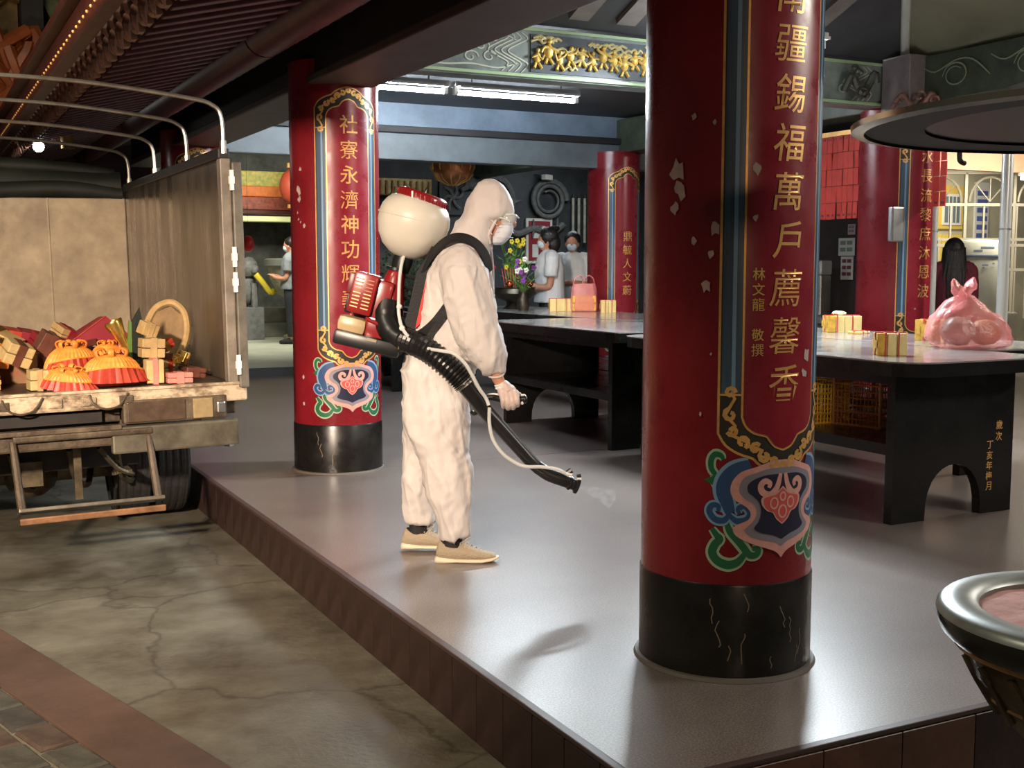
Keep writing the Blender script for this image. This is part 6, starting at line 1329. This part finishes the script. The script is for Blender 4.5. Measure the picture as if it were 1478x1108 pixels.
# ---------------------------------------------------------------- people in the background
def person(name, loc, rz, h, label, shirt, pants, hairf, arms, head_tilt=0, mask=True, short=True):
    t = empty(name, loc, rz, label, 'person'); s = h/1.7
    def V(x, y, z): return Vector((x*s, y*s, z*s))                     # x forward, y to the person's left
    def lm(bm, P, n=12): 
        pts = cr([V(*p[:3]) for p in P], 4); R_ = []
        for i in range(len(P)-1):
            for q in range(4): R_.append((P[i][3]+(P[i+1][3]-P[i][3])*q/4)*s)
        R_.append(P[-1][3]*s); tube(bm, pts, R_, n)
    hx = head_tilt
    bm = B(); sph(bm, V(.02+hx, 0, 1.58), .098*s, 18, (1, .80, 1.18)); sph(bm, V(.115+hx, 0, 1.555), .018*s, 8, (1.2, .8, 1.2)); sph(bm, V(.06+hx, 0, 1.50), .055*s, 10, (1, .85, .8)); sph(bm, V(.105+hx, 0, 1.515), .012*s, 8, (.8, 2, .6))
    for q in (-1, 1): sph(bm, V(.02+hx, q*.08, 1.56), .022*s, 8, (.7, .4, 1.2)); sph(bm, V(.102+hx, q*.034, 1.585), .011*s, 6)
    lm(bm, [(0+hx*.7, 0, 1.52, .055), (-.01, 0, 1.42, .056), (0, 0, 1.36, .10), (0, 0, 1.2, .13), (0, 0, 1.0, .13), (0, 0, .9, .15)])
    for q in (-1, 1):
        A = arms[0 if q < 0 else 1]
        lm(bm, [(0, q*.12, 1.38, .055), (0, q*.18, 1.37, .055)] + [(a[0], q*a[1], a[2], a[3]) for a in A])
        e = A[-1]; p0 = A[-2]; d = (Vector((e[0], q*e[1], e[2]))-Vector((p0[0], q*p0[1], p0[2]))).normalized()
        side = d.cross(Vector((0, 0, 1))).normalized()
        for f_ in range(4):
            b0_ = Vector((e[0], q*e[1], e[2]))+side*(.012*(f_-1.5)*1.3); lm(bm, [(*b0_, .016), (*(b0_+d*.05), .010), (*(b0_+d*(.082+.006*(f_ in (1, 2)))+Vector((0, 0, -.02))), .008)], 8)
        b0_ = Vector((e[0], q*e[1], e[2])); lm(bm, [(*b0_, .018), (*(b0_+d*.03-side*.03), .011), (*(b0_+d*.055-side*.036), .009)], 8)
        lm(bm, [(0, q*.085, .92, .085), (0, q*.09, .5, .058), (-.01, q*.09, .28, .05), (-.01, q*.09, .08, .036), (.0, q*.09, .05, .035), (.12, q*.095, .03, .028)])
    remesh('body', bm, M_skin, t, .009*s, 3)
    bm = B(); lm(bm, [(-.005, 0, 1.46, .062), (0, 0, 1.42, .10), (0, 0, 1.38, .135), (0, 0, 1.25, .165), (0, 0, 1.05, .165), (0, 0, .88, .175)], 20)
    for v in bm.verts: v.co.y *= 1.22
    for q in (-1, 1):
        A = arms[0 if q < 0 else 1]; P = [(0, q*.10, 1.39, .075), (0, q*.18, 1.36, .078)] + [(a[0], q*a[1], a[2], a[3]+.032) for a in (A[:1] if short else A[:-1])]
        if short: a = A[0]; P[-1] = (a[0]*.8, q*a[1], 1.36+(a[2]-1.36)*.8, a[3]+.035)
        lm(bm, P)
    remesh('shirt', bm, shirt, t, .011*s, 2, lambda c, n_: c+n_*.006*(1-2*abs(noise.noise(c*9))))
    bm = B()
    for q in (-1, 1): lm(bm, [(0, q*.07, .96, .11), (0, q*.09, .75, .105), (0, q*.09, .5, .08), (-.01, q*.09, .12, .07)], 14)
    remesh('trousers', bm, pants, t, .013*s, 2)
    for q in (-1, 1):
        bm = B(); lm(bm, [(-.05, q*.09, .045, .040), (.03, q*.092, .05, .044), (.14, q*.096, .035, .036), (.19, q*.097, .03, .024)]); 
        for v in bm.verts: v.co.z = max(v.co.z, .0)
        finish('shoe', bm, M_blkcl, t, True)
    bm = B(); hairf(bm, V, s, hx); finish('hair', bm, mat('black_hair', (.012, .010, .010), .45, bump=.6, bs=60), t, True)
    if mask:
        bm = B(); sph(bm, V(.078+hx, 0, 1.53), .058*s, 14, (.9, 1.05, .95)); finish('face_mask', bm, mat('blue_white_mask', (.55, .66, .72), .7), t, True)
    return t
def bob(bm, V, s, hx):
    sph(bm, V(-.005+hx, 0, 1.61), .112*s, 20, (1, .92, 1.05)); sph(bm, V(-.05+hx, 0, 1.53), .095*s, 16, (.9, 1, 1.2)); sph(bm, V(-.06+hx, 0, 1.70), .05*s, 10, (1.3, 1, .8)); crumple(bm, .012, 22)
def short_(bm, V, s, hx):
    sph(bm, V(-.012+hx, 0, 1.62), .112*s, 20, (1, .9, .92)); crumple(bm, .010, 30)
def long_(bm, V, s, hx):
    sph(bm, V(-.01+hx, 0, 1.60), .118*s, 24, (1, .95, 1.12))
    for k_ in range(60):
        a = PI*.5 + PI*k_/59; x, y = .095*math.cos(a)*1.15, .105*math.sin(a); ln = .95+.12*math.sin(k_*2.3)
        tube(bm, cr([V(x*.9+hx, y, 1.62), V(x*1.15+hx, y*1.1, 1.48), V(x*1.25-.02, y*1.35+.01*math.sin(k_), 1.30), V(x*1.2-.03, y*1.4, ln+.15), V(x*1.0-.02, y*1.3, ln)], 3), [.018*s]*9+[.014*s, .010*s, .008*s, .004*s], 6)
down = [(.0, .20, 1.15, .042), (.02, .21, 1.08, .038), (.12, .20, .95, .032), (.20, .19, .88, .026)]
fwd = [(.02, .20, 1.12, .042), (.06, .20, 1.05, .040), (.20, .16, 1.06, .034), (.29, .12, 1.10, .026)]
M_shirtw = mat('white_shirt', (.62, .64, .66), .8, var=.05, vs=5); M_pants = mat('dark_trousers', (.02, .02, .025), .8)
person('person', (6.64, 12.1, 0.0), math.radians(160), 1.76, 'person with dark bob hair in a loose white top facing the altar flowers', M_shirtw, M_pants, bob, (fwd, fwd), .01)
person('person', (7.32, 12.75, 0.0), math.radians(-125), 1.74, 'masked person in a white T-shirt with folded arms beside the red column', mat('white_tee', (.66, .68, .68), .8), M_pants, short_, ([(.02, .20, 1.12, .042), (.06, .19, 1.08, .040), (.20, .06, 1.10, .034), (.19, -.03, 1.11, .026)],)*2)
person('person', (9.82, 9.03, 0.0), math.radians(50), 1.60, 'person with very long dark hair and a maroon top seen from behind', mat('maroon_top', (.14, .018, .032), .8), M_pants, long_, (fwd, fwd), 0, mask=False, short=False)
person('person', (5.38, 18.3, .10), math.radians(150), 1.68, 'person in grey half hidden by the left column in the far courtyard', mat('grey_shirt', (.20, .22, .24), .8), M_pants, short_, (fwd, fwd))
